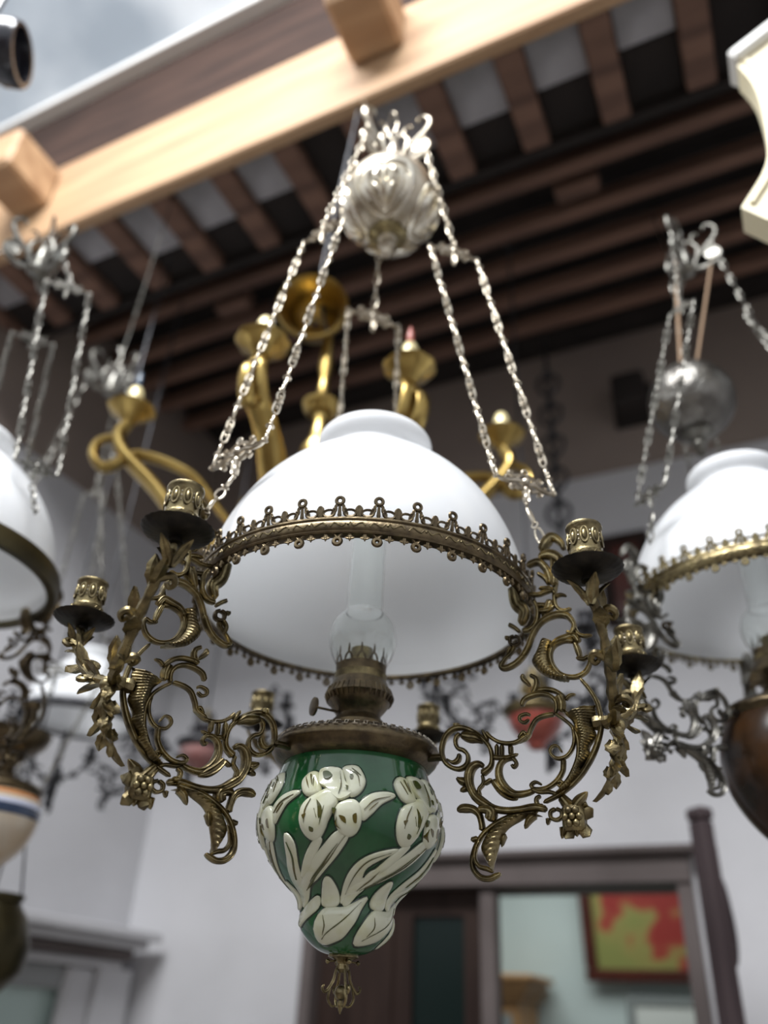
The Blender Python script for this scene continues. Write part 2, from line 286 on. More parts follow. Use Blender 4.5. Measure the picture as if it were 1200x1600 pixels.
# ---------------------------------------------------------------- traced castings: (radius, height, width) in 0.1 mm; font reliefs: (degrees, 0.1 mm)
STROKES = [
[1364,-1823,51,1451,-1763,37,1474,-1684,31,1456,-1579,31,1393,-1491,37,1296,-1408,37,1185,-1356,40,1084,-1358,41,1004,-1416,37,965,-1510,37,960,-1594,34,994,-1681,34,1061,-1737,31,1137,-1758,33,1203,-1737,36,1231,-1687,31,1226,-1625,27,1183,-1579,31,1128,-1554,30,1103,-1499,28,1111,-1447,28,1151,-1407,26],
[1151,-1418,43,1240,-1446,85,1317,-1463,74,1392,-1512,25],
[994,-1639,11,1061,-1680,27,1116,-1658,38,1133,-1597,25],
[1387,-1749,31,1334,-1720,46,1268,-1751,62,1235,-1830,67,1244,-1921,61,1296,-2023,61,1379,-2096,60],
[1364,-1818,20,1373,-1899,24,1329,-1956,24,1338,-2016,24],
[1469,-1875,30,1383,-1920,26],
[1212,-1890,72,1148,-1865,52,1106,-1835,14],
[1212,-1930,51,1136,-1960,21],
[1662,-1747,22,1682,-1774,24,1709,-1741,26,1675,-1693,31,1612,-1693,37,1558,-1730,41,1534,-1809,51,1552,-1900,61,1611,-1982,60,1691,-2025,50,1793,-2021,40,1875,-1997,30],
[1469,-1875,51,1549,-1969,70,1630,-2032,60,1705,-2065,16],
[1416,-1419,32,1469,-1476,27,1543,-1524,27,1628,-1546,27,1713,-1542,27,1777,-1511,25,1842,-1475,18],
[1373,-1383,26,1436,-1505,25],
[1516,-1532,31,1512,-1676,31],
[1575,-1542,29,1570,-1680,29],
[1654,-1548,33,1655,-1666,33],
[1480,-1669,35,1570,-1680,31,1644,-1680,29,1734,-1654,12],
[1109,-1295,54,1108,-1360,53],
[744,-1616,64,858,-1619,49,971,-1618,53],
[1275,-2005,61,1350,-2067,67,1461,-2137,54,1584,-2166,48,1718,-2166,47,1863,-2151,53,1980,-2173,42],
[1885,-2180,35,1764,-2197,47,1643,-2214,35,1519,-2259,36,1407,-2323,31,1331,-2398,31,1280,-2486,33,1254,-2584,35,1265,-2660,40,1324,-2726,42,1408,-2743,39,1480,-2718,34,1519,-2700,16],
[1330,-2421,19,1298,-2486,24,1284,-2574,26,1326,-2640,30,1398,-2663,32,1457,-2691,23],
[1871,-2213,47,1810,-2249,51,1758,-2331,14],
[1564,-2362,47,1530,-2477,12],
[1469,-2491,35,1463,-2570,12],
[1357,-2332,47,1348,-2264,41,1323,-2182,48,1260,-2133,56,1171,-2123,61,1107,-2143,24],
[1433,-2256,71,1454,-2183,84,1398,-2149,60,1323,-2148,43],
[1318,-2398,36,1244,-2412,31],
[1941,-2143,35,1888,-2129,35,1877,-2072,28,1919,-2042,21],
[2057,-2171,26,2102,-2196,25,2104,-2245,25,2056,-2269,25,2008,-2247,25,2008,-2197,26,2057,-2171,26],
[1981,-2246,39,1966,-2306,14],
[2225,-2168,69,2288,-2104,69,2357,-2041,12],
[2236,-2174,58,2337,-2135,18],
[2121,-2328,80,2085,-2424,9],
[2222,-2343,80,2228,-2417,11],
[2105,-2061,58,2159,-2131,81,2216,-2212,103],
[2377,-970,31,2458,-1092,41,2517,-1225,45,2538,-1361,44,2532,-1472,44,2491,-1599,49,2430,-1722,53,2341,-1852,49,2255,-1942,45,2151,-2022,39,2070,-2065,39,1948,-2115,33],
[2104,-1290,31,2182,-1349,33,2257,-1428,34,2300,-1523,36,2306,-1624,36,2287,-1732,34,2234,-1845,33,2178,-1928,33,2105,-1991,33],
[2104,-1290,29,2031,-1293,31,1956,-1308,31,1902,-1345,31,1855,-1424,31,1820,-1494,27,1713,-1537,21],
[2266,-1439,22,2275,-1552,24,2250,-1640,24,2195,-1705,24,2124,-1725,24,2070,-1706,24,2038,-1654,22,2061,-1610,20,2112,-1609,18,2153,-1672,12],
[2154,-1722,36,2149,-1791,36,2135,-1848,32,2080,-1922,33,1997,-1975,30,1916,-1990,30,1856,-1977,26,1838,-1946,24,1880,-1920,20,1939,-1948,14],
[1836,-1985,26,1914,-2018,26,2013,-2024,25,2090,-2056,29],
[2083,-1942,22,2114,-1929,24,2135,-1954,22,2111,-1977,22,2083,-1951,18],
[1886,-1053,32,1930,-1036,36,2036,-1036,36,2119,-1062,35,2189,-1117,35,2218,-1163,23],
[1782,-1190,31,1818,-1123,36,1895,-1092,38,1991,-1086,36,2074,-1116,35,2122,-1175,31,2128,-1239,27,2114,-1291,27],
[2216,-1163,25,2261,-1125,23,2318,-1115,10],
[2158,-1114,62,2182,-1202,62,2176,-1286,51],
[2188,-1266,20,2265,-1331,22,2345,-1343,22,2429,-1310,18,2500,-1246,10],
[1863,-1278,19,1821,-1263,21,1762,-1279,23,1755,-1321,23,1801,-1346,23,1850,-1319,17],
[1830,-1505,27,1791,-1450,27,1735,-1508,16],
[1907,-1066,42,1944,-983,42,1937,-915,36,1880,-870,26],
[1889,-999,32,1817,-913,53,1825,-864,21],
[2347,-570,38,2241,-556,36,2140,-600,36,2102,-687,36,2117,-791,36,2174,-887,36,2255,-935,33,2348,-945,33,2434,-906,33,2483,-824,29,2478,-757,27,2425,-772,27,2353,-752,21],
[2347,-570,43,2376,-665,63,2394,-769,38],
[1915,-524,44,1830,-665,43,1737,-745,43,1635,-779,43,1591,-751,37,1639,-676,26,1709,-615,26,1746,-549,26],
[2106,-619,43,2176,-548,43,2265,-525,49,2351,-513,49,2398,-589,42],
[1817,-686,37,1877,-601,39,1940,-457,39,2013,-349,39,2106,-290,44,2207,-269,48,2304,-295,48,2353,-362,39,2364,-422,32,2332,-487,28,2280,-469,17],
[2358,-362,26,2386,-483,26,2446,-532,23,2535,-533,13],
[1821,-381,33,1900,-380,33,1971,-319,35,1998,-226,35,1993,-127,36,1952,-47,27],
[1875,22,27,2011,-7,29,2103,10,29,2188,21,22],
[1993,-115,33,2094,-131,33,2164,-87,29],
[2011,-204,33,2112,-207,33,2181,-163,26],
[2027,66,23,2151,46,29,2202,-25,33],
[2206,112,34,2191,14,33,2184,-84,31,2203,-172,29,2265,-224,28,2349,-204,20],
[2199,-61,24,2256,-46,22,2316,-70,11],
[2076,509,46,2141,617,69,2215,663,58,2301,573,46,2324,483,27],
[2048,435,34,2176,438,69,2264,370,68,2325,269,45],
[1909,356,35,2034,385,46,2110,307,50,2149,197,45,2159,94,34],
[2015,265,21,2092,194,29,2143,97,25],
[2245,425,91,2213,212,52,2191,64,51],
[2142,-77,44,2114,-171,66,2050,-294,33],
[1764,135,91,1790,-71,101,1864,-194,89,1823,-334,55],
[1745,-437,24,1789,-466,24,1789,-525,24,1740,-542,24,1696,-513,24,1699,-454,24,1745,-437,24],
[1712,-539,26,1665,-597,26,1673,-668,24],
[1688,-302,27,1743,-340,31,1809,-404,26],
[1636,-440,27,1699,-448,27]]
WEBS = {'scallop':[[2484,-1253,2492,-1326,2458,-1425,2479,-1538,2408,-1652,2412,-1731,2329,-1822,2324,-1880,2234,-1960,2192,-2005,2090,-2056],[2205,-1310,2271,-1388,2289,-1472,2308,-1544,2309,-1624,2287,-1732,2252,-1807,2211,-1882,2157,-1946,2104,-2000,2072,-2037]],'fan':[[2008,-537,1964,-635,1914,-744,2004,-878,2127,-948,2211,-963],[2123,-540,2092,-640,2092,-754,2144,-861,2213,-924,2275,-945]],'tail':[[1812,-2193,1618,-2218,1481,-2292,1393,-2378,1344,-2477,1376,-2576,1434,-2664],[1929,-2232,1811,-2225,1713,-2268,1614,-2319,1554,-2384,1518,-2460,1448,-2670]]}
MOTIF = {'fall_l':[-108.9,-2121,-118.1,-2215,-120.8,-2337,-119.4,-2442,-115.2,-2507,-109.5,-2509,-105.2,-2433,-103.5,-2375,-99.9,-2268,-98.0,-2191,-101.1,-2088],'top':[-111.6,-1926,-109.5,-1891,-103.2,-1884,-97.4,-1912,-94.8,-2017,-89.8,-2118,-95.9,-2190,-100.5,-2157,-104.6,-2088,-110.0,-2034],'std_l':[-122.4,-2004,-119.0,-1928,-114.2,-1924,-111.4,-1980,-108.9,-2121,-114.5,-2152,-119.6,-2113],'std_r':[-96.3,-1893,-91.0,-1863,-86.0,-1886,-82.4,-2007,-85.4,-2114,-90.7,-2153,-93.1,-2016],'fall_r':[-97.8,-2252,-93.7,-2205,-88.4,-2193,-85.0,-2244,-83.8,-2365,-86.1,-2454,-91.0,-2485,-96.1,-2446,-98.4,-2344],'leaf_r':[-85.0,-2229,-78.7,-2131,-69.4,-2092,-63.3,-2109,-72.0,-2195,-78.2,-2297,-82.8,-2348],'leaf_l':[-120.3,-2181,-129.5,-2141,-139.7,-2198,-143.7,-2302,-142.7,-2399,-134.3,-2288,-126.7,-2221],'stem':[-96.7,-2453,-91.0,-2491,-100.2,-2653,-115.8,-2783,-131.9,-2857,-149.3,-3006,-154.7,-2915,-129.5,-2778,-109.1,-2598],'stem2':[-112.2,-2522,-108.2,-2532,-121.3,-2729,-134.0,-2789,-126.8,-2713],'blade':[-134.0,-2456,-128.6,-2547,-133.7,-2749,-136.8,-2828,-153.5,-2908,-150.5,-2791,-139.7,-2635],'bud':[-108.2,-2796,-101.4,-2861,-98.0,-2970,-104.4,-3013,-117.8,-3001,-117.7,-2916],'low':[-117.2,-3046,-90.9,-3020,-65.7,-2928,-72.8,-3034,-81.8,-3165,-97.4,-3266,-133.5,-3286],'low_l':[-123.4,-2936,-127.9,-3045,-164.1,-3160,-152.2,-3050,-138.9,-2974],'blade_r':[-55.6,-2557,-67.0,-2586,-79.1,-2655,-87.5,-2752,-93.8,-2886,-95.6,-2985,-88.5,-2926,-75.7,-2892,-67.8,-2805,-62.4,-2712,-70.7,-2741,-76.5,-2812,-75.0,-2705]}
VEINS = [[-109.7,-2190,-106.1,-2253,-105.9,-2329,-108.1,-2359,-108.9,-2267],[-113.9,-2417,-111.1,-2432,-111.5,-2467,-113.9,-2459],[-118.5,-2323,-115.4,-2310,-117.1,-2362],[-108.9,-1928,-105.2,-1920,-102.3,-1966,-104.4,-2001,-107.5,-1991],[-91.8,-1945,-89.3,-1961,-89.7,-2005,-91.7,-1998],[-94.0,-2061,-91.7,-2068,-92.6,-2111],[-100.5,-2268,-97.7,-2275,-99.2,-2329],[-96.5,-2328,-92.6,-2341,-91.8,-2401,-94.6,-2380],[-88.9,-2324,-86.3,-2306,-85.9,-2389,-88.1,-2384],[-117.1,-1957,-115.8,-1949,-113.6,-2049,-114.6,-2048],[-109.1,-3088,-104.4,-3102,-106.0,-3129],[-97.2,-3156,-92.3,-3127,-93.4,-3168],[-110.7,-2267,-108.7,-2344,-109.6,-2347]]
NS = [18, 17, 19, 21]

# ---------------------------------------------------------------- the room
ceiling = struct('ceiling', MB().box((-4.2, 1.13, 2.46), (1.6, 2.75, 2.50)), 'dark_board', loc=W(0, 0, 0), rot=(0, 0, ROOM))
def cpart(name, a, b, material, bev=.006, tilt=0):
    c = [(p + q) / 2 for p, q in zip(a, b)]; h = [abs(q - p) / 2 for p, q in zip(a, b)]
    return put(name, MB().box([-x for x in h], h, bev).mesh(name, material, 0), ceiling, c, (0, 0, tilt))
cpart('main_beam', (-4.2, 1.02, 2.0), (1.6, 1.06, 2.365), 'pale_wood', .006)
cpart('wall_plate', (-4.2, 1.05, 2.366), (1.6, 1.13, 2.82), 'red_wood')
cpart('edge_strip', (-4.2, 1.0, 2.822), (1.6, 1.13, 2.85), 'white_paint', .004)
for i, (v, z) in enumerate([(1.43, 2.30), (1.62, 2.30), (1.80, 2.31), (1.96, 2.32), (2.12, 2.33), (2.30, 2.35)]):
    cpart('rafter', (-4.2, v, z), (1.6, v + .05, z + (.065 if i else .09)), 'rafter')
k = 0; u = -3.60
while u < 1.4:
    cpart('joist', (u, 1.062, 2.085 + .008 * (k % 2)), (u + .075, 1.40, 2.15), 'rafter')
    if k % 5 != 2: cpart('ceiling_tile', (u + .077, 1.065, 2.122), (u + .217, 1.235 + .02 * (k * 3 % 4), 2.15), 'pale_tile', .003)
    if k % 5 != 2: cpart('ceiling_board', (u + .077, 1.24 + .02 * (k * 3 % 4), 2.124), (u + .217, 1.40, 2.15), 'dark_board', .003)
    else: cpart('ceiling_board', (u + .077, 1.065, 2.122), (u + .217, 1.40, 2.15), 'dark_board', .003)
    k += 1; u += .219
cpart('closing_board', (-4.1, 1.402, 2.09), (1.5, 1.428, 2.455), 'dark_board', .003)
for i in range(12):                                     # boards above the rafters
    v = 1.51 + .105 * i
    cpart('ceiling_board', (-4.1, v, 2.445), (1.5, v + .098, 2.459 - .003 * (i % 2)), 'dark_board', .003)
for u0, z0 in ((-1.90, 2.15), (-.67, 2.16), (.66, 2.16)): # joist ends that stick out of the pale beam
    cpart('joist_end', (u0, .84, z0), (u0 + .15, 1.022, z0 + .175), 'pale_wood', .012, .03)
for u0, v in ((-.62, 1.505), (-.30, 1.695), (-1.2, 1.505), (-1.62, 1.695)): # worn stubs under the rafters
    cpart('rafter_block', (u0, v, 2.29), (u0 + .14, v + .06, 2.36), 'rafter')
roof = struct('trim_1', MB().prism([(1.02, 2.85), (1.02, 2.865), (-.1, 3.415), (-.1, 3.40)], -1.6, 4.4).xf(Matrix.Rotation(-PI / 2, 4, 'Z') @ Matrix.Scale(-1, 4, (1, 0, 0)) if False else Matrix(((0, -1, 0, 0), (1, 0, 0, 0), (0, 0, 1, 0), (0, 0, 0, 1)))), 'sheet', loc=W(0, 0, 0), rot=(0, 0, ROOM))
def wall(name, boxes, material):
    mb = MB()
    for a, b in boxes: mb.box(a, b)
    return struct(name, mb, material, loc=W(0, 0, 0), rot=(0, 0, ROOM))
wb = wall('wall_back', [((-2.4, 2.6, -1.6), (-1.50, 2.8, 1.80)), ((-.28, 2.6, -1.6), (2.4, 2.8, 1.80)), ((-1.50, 2.6, .452), (-.28, 2.8, 1.80))], 'plaster')
wall('trim_2', [((-2.4, 2.585, 1.80), (2.4, 2.8, 2.46))], 'upper_plaster')
wl = wall('wall_left', [((-2.45, .3, -1.6), (-2.25, 2.6, 1.72))], 'plaster')
wall('trim_3', [((-2.45, .3, 1.72), (-2.24, 2.585, 2.46))], 'upper_plaster')
wall('wall_right', [((2.2, -2.5, -1.6), (2.4, 2.6, 2.46))], 'plaster')  # out of view, included for its bounce light
wall('wall_front', [((-4.4, -3.2, -1.6), (2.4, -3.0, .75))], 'upper_plaster')  # out of view; kept low for sky light, browned to darken brass reflections
wall('wall_front_left', [((-4.6, -3.0, -1.6), (-4.4, .3, 1.6)), ((-4.4, .3, -1.6), (-2.45, .45, 2.4))], 'upper_plaster')  # unseen side walls, coloured dark so the brass has darkness to reflect
wall('floor', [((-4.5, -4.2, -1.7), (2.4, 5.0, -1.6))], 'floor')
wall('trim_4', [((-2.45, 2.6, 2.46), (2.4, 2.8, 2.6))], 'dark_board')
# adjoining room seen through the doorway
wall('wall_far', [((-2.4, 4.6, -1.6), (1.2, 4.75, 1.3))], 'aqua_wall')
wall('wall_far_left', [((-2.4, 2.81, -1.6), (-2.3, 4.6, 1.3))], 'aqua_wall')
wall('wall_far_right', [((1.0, 2.81, -1.6), (1.1, 4.6, 1.3))], 'aqua_wall')
wall('ceiling_far', [((-2.4, 2.81, 1.2), (1.1, 4.6, 1.3))], 'white_paint')
# doorway: frame, closed leaf, glass
dr = wall('door_1', [((-1.50, 2.56, .38), (-.28, 2.80, .452)), ((-1.50, 2.57, -1.6), (-1.46, 2.80, .38)), ((-.32, 2.57, -1.6), (-.28, 2.80, .38))], 'lintel')
put('moulding', MB().box((-1.56, 2.53, .452), (-.24, 2.60, .472), .005).mesh('moulding', 'lintel', 0), dr)
lf = put('door_leaf', MB().box((-1.46, 2.63, -1.6), (-1.14, 2.68, .38)).box((-.97, 2.63, -1.6), (-.87, 2.68, .38)).box((-1.14, 2.63, .305), (-.97, 2.68, .38)).box((-1.14, 2.63, -1.6), (-.97, 2.68, -.75)).mesh('door_leaf', 'dark_door', 0), dr)
put('glass_pane', MB().box((-1.14, 2.645, -.75), (-.97, 2.655, .305)).mesh('glass_pane', 'door_glass', 0), dr)
put('panel_moulding', MB().box((-1.40, 2.615, -.7), (-1.20, 2.632, .32), .006).mesh('panel_moulding', 'dark_door', 0), dr)
put('door_stile', MB().box((-.905, 2.585, -1.6), (-.855, 2.64, .38), .006).mesh('door_stile', 'lintel', 0), dr)
# plaster window surround on the left wall
wn = wall('window_1', [((-2.25, 2.40, -.9), (-2.16, 2.56, .13)), ((-2.25, 1.2, -.9), (-2.16, 1.34, .13))], 'plaster')
for z0, z1, d in ((.13, .155, .10), (.155, .19, .13), (.19, .215, .17), (.215, .245, .21)):
    put('cornice_moulding', MB().box((-2.25, 1.2 - d * .5, z0), (-2.25 + d, 2.44 + d * .5, z1 - .001), .004).mesh('cornice_moulding', 'lintel' if z0 == .155 else 'plaster', 0), wn)
put('glass_pane', MB().box((-2.245, 1.36, -.8), (-2.235, 2.38, .06)).mesh('glass_pane', 'window_glass', 0), wn)
put('sash', MB().box((-2.24, 1.34, .06), (-2.20, 2.40, .13), .005).box((-2.235, 1.86, -.8), (-2.205, 1.90, .06), .005).mesh('sash', 'grey_paint', 0), wn)
put('shutter_reveal', MB().box((-2.22, 2.28, -.8), (-2.18, 2.40, .13), .01).mesh('shutter_reveal', 'plaster', 0), wn)

# ---------------------------------------------------------------- lamp pieces (each made once, then shared)
def to3(flat, n): return [tuple(v / 1e4 for v in flat[i:i + n]) for i in range(0, len(flat), n)]
ST = [to3(s, 3) for s in STROKES]
def strokes(idx, clamp=1.0):
    mb = MB()
    for i in idx:
        g = 1.0 if i in SLIM else 1.7 if i in TOPLEAF else 1.45 if i in S4 else 1.32
        mb.stroke([(x, z, w * g + .0004) for x, z, w in ST[i]], y0=.0009 * ((i * 7) % 5 - 2))
    return mb
SLIM = (NS[0] + NS[1], NS[0] + NS[1] + 1, NS[0] + NS[1] + 15, NS[0] + NS[1] + 17)
CACHE = {}
def shared(key, material, fn, smooth=40):
    k = (key, material)
    if k not in CACHE: CACHE[k] = fn().mesh(key, material, smooth)
    return CACHE[k]
def web_mb(n, ribs, bulge, t=.0026):
    a, b = WEBS[n]; return MB().web(to3(a, 2), to3(b, 2), t, ribs, ribs * 8, 7, bulge)
n1, n2, n3 = NS[0], NS[0] + NS[1], NS[0] + NS[1] + NS[2]
S3 = list(range(n2, n3)); S4 = list(range(n3, len(ST)))
TOPLEAF = S4[10:15]; BRK = [S4[17]]
def flower_mb():
    mb = MB(); c = Vector((.2215, 0, -.2262))
    mb.box((c.x - .010, -.0085, c.z - .011), (c.x + .010, .0085, c.z + .011), .003)
    for s in (-1, 1):
        for k in range(6):
            a = k * PI / 3; mb.ball((c.x + .0062 * math.cos(a), s * .0085, c.z + .0062 * math.sin(a)), .0036, 8, 5)
        mb.ball((c.x, s * .010, c.z), .0032, 8, 5)
    for dx, dz in ((.008, .014), (-.007, -.014), (.010, -.013), (.014, .006)):
        mb.tube([c + Vector((dx * .4, 0, dz * .4)), c + Vector((dx, .002, dz)), c + Vector((dx * 1.25, -.002, dz * 1.2))], [.006, .006, .001], 7, flat=.6)
    return mb
BC, BZ, BR = .2741, -.0475, .1178          # where a candle stands: radius along the arm, height of the pan, side step
def leaf3(mb, p, d, n, L, wd, curl=.5):
    """Small curled cast leaf from p along d, bending towards n."""
    p, d, n = Vector(p), Vector(d).normalized(), Vector(n).normalized(); s = d.cross(n).normalized(); rg = []
    for i in range(7):
        t = i / 6; c = p + d * (L * t * (1 - .25 * t * curl)) + n * (L * curl * t * t); w = wd * (math.sin(PI * min(1, t * .85 + .12)) ** .8) * (1 - .15 * (i % 2)) if i < 6 else .0005
        e = n * .0012; rg.append([c - s * w + e * 2, c - s * w * .5 + e * .6, c + e * 1.6, c + s * w * .5 + e * .6, c + s * w + e * 2, c + s * w * .5 - e, c - e * .5, c - s * w * .5 - e])
    mb.rings(rg)
def branch_mb(s):
    def f():
        mb = MB(); C = [(.256, 0, -.142), (.268, s * .010, -.140), (.272, s * .036, -.130), (.276, s * .064, -.112), (.277, s * .090, -.090), (.275, s * .110, -.068), (BC, s * BR, BZ - .004)]
        Q = cr(C, 5); n = len(Q); mb.tube(Q, [.0058 - .0022 * i / n + .0008 * math.sin(i * 1.9) for i in range(n)], 8)
        for i, sg in ((9, 1), (16, -1), (22, 1)):
            p = Vector(Q[i]); T = (Vector(Q[i + 1]) - Vector(Q[i - 1])).normalized(); n_ = T.cross(Vector((0, s, 0))).normalized() * sg
            mb.tube(cr([p, p + n_ * .010 + T * .006, p + n_ * .015 + T * .001, p + n_ * .012 - T * .004, p + n_ * .008 - T * .001], 4), [.0042 - .0022 * k / 17 for k in range(17)], 7)
        for i, (L, wd) in ((7, (.034, .0075)), (14, (.036, .0085)), (21, (.030, .008))):
            p = Vector(Q[i]); T = (Vector(Q[min(i + 2, n - 1)]) - Vector(Q[i - 2])).normalized()
            side = T.cross(Vector((1, 0, 0))).normalized() * (1 if i % 2 else -1)
            leaf3(mb, p, T * .95 + side * .55, side * -.4 + Vector((.5, 0, .2)), L * 1.1, wd * 1.15, .22)
            leaf3(mb, p - T * .004, T * .95 - side * .35 + Vector((.25, 0, 0)), side * -.8 + T * .2, L * .9, wd, .18)
        p = Vector((BC, s * BR, BZ - .004))
        for k in range(4):
            a = k * PI / 2 + .5; d = Vector((math.cos(a), math.sin(a), 0)); leaf3(mb, p - Vector((0, 0, .026)), d * .35 + Vector((0, 0, 1)), d, .026, .006, .35)
        return mb
    return f
def trunk_mb():
    mb = MB(); C = [(.246, 0, -.142), (.262, 0, -.141), (.267, 0, -.150), (.266, 0, -.168), (.261, .001, -.184), (.256, .003, -.196), (.2515, .001, -.206)]
    Q = cr(C, 5); n = len(Q); mb.tube(Q, [(.0062 + .0014 * math.sin(i * 1.4)) * (1 - .55 * (i / n) ** 2) for i in range(n)], 8)
    for k, (z, L, w) in enumerate(((-.146, .024, .007), (-.160, .024, .008), (-.172, .022, .007), (-.184, .02, .006))):
        for sd in (-1, 1):
            leaf3(mb, (.264 - .3 * max(0, -.165 - z), sd * .003, z), (.2 - .2 * (k % 2), sd * .5, -.9), (.5 - .5 * (k % 2), sd * .5, .2), L, w * 1.1, .22)
    leaf3(mb, (.257, 0, -.193), (-.35, .1, -1), (-.6, 0, .2), .026, .006, .35); mb.ball((.270, 0, -.146), .006, 10, 6)
    return mb
def pan_mb():
    return MB().lathe([(.003, -.008), (.0065, -.0075), (.006, -.004), (.012, -.0022), (.021, -.0010), (.0275, .0018), (.0305, .0048), (.0308, .0058), (.0298, .0056), (.026, .0030), (.018, .0012), (.004, .0010)], 72, lobes=24, amp=.025)
def socket_mb():
    S = 1.28
    mb = MB().lathe([(r, z * S) for r, z in [(.0075, -.002), (.0085, .002), (.0120, .0035), (.0130, .0065), (.0140, .008), (.0160, .0088), (.0170, .0105), (.0170, .0125), (.0152, .0140), (.0146, .0150), (.0147, .0165), (.0153, .0330), (.0163, .0340), (.0165, .0355), (.0160, .0368), (.0142, .0370), (.0132, .0345), (.0128, .012), (.001, .0115)]], 40)
    return mb
def oval_mb():
    return MB().torus((0, 0, 0), .0034, .0009, 'y', 16, 6, .8, 1.9).ball((0, 0, 0), .0016, 8, 6, 2.6)
def dot_mb(): return MB().ball((0, 0, 0), .0009, 6, 4).ball((0, 0, .0042), .0007, 6, 4).ball((0, 0, -.0042), .0007, 6, 4)
def wave_mb():
    mb = MB()
    for k in range(16):
        a = 2 * PI * k / 16; q = [(.0166 * math.cos(a + t), .0166 * math.sin(a + t), .0147 + h) for t, h in ((-.17, -.0018), (-.05, .0012), (.08, .0014), (.15, -.0006))]
        mb.tube(cr(q, 2), .0007, 5)
    return mb
def fleuron_mb():
    mb = MB(); mb.torus((0, 0, .0148), .0030, .0016, 'y', 14, 6); 
    mb.stroke([(-.0054, 0, .0024), (-.0056, .0034, .0036), (-.0034, .0066, .0032), (-.0032, .0098, .0028), (-.0012, .0118, .003)], .0018, n=3).stroke([(.0054, 0, .0024), (.0056, .0034, .0036), (.0034, .0066, .0032), (.0032, .0098, .0028), (.0012, .0118, .003)], .0018, n=3)
    mb.stroke([(0, 0, .004), (0, .005, .003), (0, .012, .0022)], .0020, n=3); mb.ball((-.0046, 0, .0075), .0013, 7, 5).ball((.0046, 0, .0075), .0013, 7, 5)
    return mb
def fleuret_mb():
    mb = MB(); mb.stroke([(0, -.0004, .0062), (0, .003, .0044), (0, .0064, .0066), (0, .009, .0052), (0, .0108, .0018)], .0018, n=3)
    for s in (-1, 1): mb.torus((s * .0072, 0, .0036), .0042, .0012, 'y', 14, 5, 1.15, .75)
    return mb
def drop_mb(): return MB().torus((0, 0, -.0066), .0024, .0017, 'y', 14, 6).stroke([(-.004, .0005, .0014), (-.0012, -.0022, .0020), (0, -.0036, .0018)], .0014, n=3).stroke([(.004, .0005, .0014), (.0012, -.0022, .0020), (0, -.0036, .0018)], .0014, n=3)
def cross_mb(): return MB().stroke([(0, .0006, .0030), (0, -.0028, .0026), (0, -.0064, .0014)], .0016, n=3).stroke([(-.0036, -.0036, .0014), (0, -.0036, .0030), (.0036, -.0036, .0014)], .0014, n=3)
def link_mb():                             # long ornate chain link, 40 mm, along Z
    mb = MB(); q = [(0, 0), (.0021, .0025), (.0026, .009), (.0016, .0165), (.0026, .024), (.0022, .034), (0, .0372)]
    mb.tube([(x, 0, z) for x, z in cr(q, 3)], .00095, 6).tube([(-x, 0, z) for x, z in cr(q, 3)], .00095, 6)
    mb.ball((0, 0, .0165), .0029, 8, 6, .9).ball((0, 0, .0085), .0016, 6, 5, 1.6).ball((0, 0, .026), .0016, 6, 5, 1.6).torus((0, 0, .039), .0021, .0008, 'x', 12, 5).torus((0, 0, .0165), .0030, .0007, 'z', 10, 5)
    return mb
def simple_link_mb():
    return MB().torus((0, 0, .011), .0072, .0010, 'y', 14, 5, .42, 1.35).torus((0, 0, .022), .0026, .0009, 'x', 10, 5)
def spreader_mb():                         # openwork bar 90 mm long in XZ, eyes at both ends, tail below
    mb = MB(); st = mb.stroke; mb.stroke = lambda p, t=None: st([(a, b, c * 1.4) for a, b, c in p], (t or .004) * 1.4)
    for s in (-1, 1):
        mb.stroke([(0, .002, .005), (s * .012, .0055, .0052), (s * .024, .0020, .0046), (s * .036, .0005, .0040), (s * .043, .0020, .003)], .004)
        mb.torus((s * .045, 0, .004), .0033, .0011, 'y', 14, 6)
        mb.stroke([(s * .002, .018, .003), (s * .010, .014, .0036), (s * .020, .0105, .0034), (s * .026, .0140, .0028), (s * .022, .0175, .0022), (s * .0185, .0148, .0016)], .0034)
        mb.stroke([(0, -.004, .004), (s * .010, -.006, .0036), (s * .018, -.003, .0034), (s * .024, -.006, .003), (s * .021, -.0095, .0024), (s * .017, -.0075, .0016)], .0034)
        mb.stroke([(s * .012, .005, .0026), (s * .013, .0095, .0026), (s * .010, .0135, .002)], .003)
        mb.stroke([(s * .026, .0015, .0026), (s * .031, .0055, .0022), (s * .029, .0085, .0014)], .003)
    mb.torus((0, 0, .021), .0042, .0013, 'y', 14, 6); mb.ball((0, 0, .006), .0062, 10, 7).ball((0, 0, -.006), .0045, 10, 7, 1.3)
    mb.stroke([(0, -.006, .008), (0, -.014, .006), (0, -.020, .0075), (0, -.026, .003)], .006); mb.ball((0, 0, -.028), .0028, 8, 6)
    return mb
def ball_mb(): return MB().lathe([(.010, .081), (.013, .080), (.014, .077)] + [(.079 * math.sin(a), .079 * math.cos(a)) for a in [math.radians(12 + 6 * i) for i in range(28)]], 64)
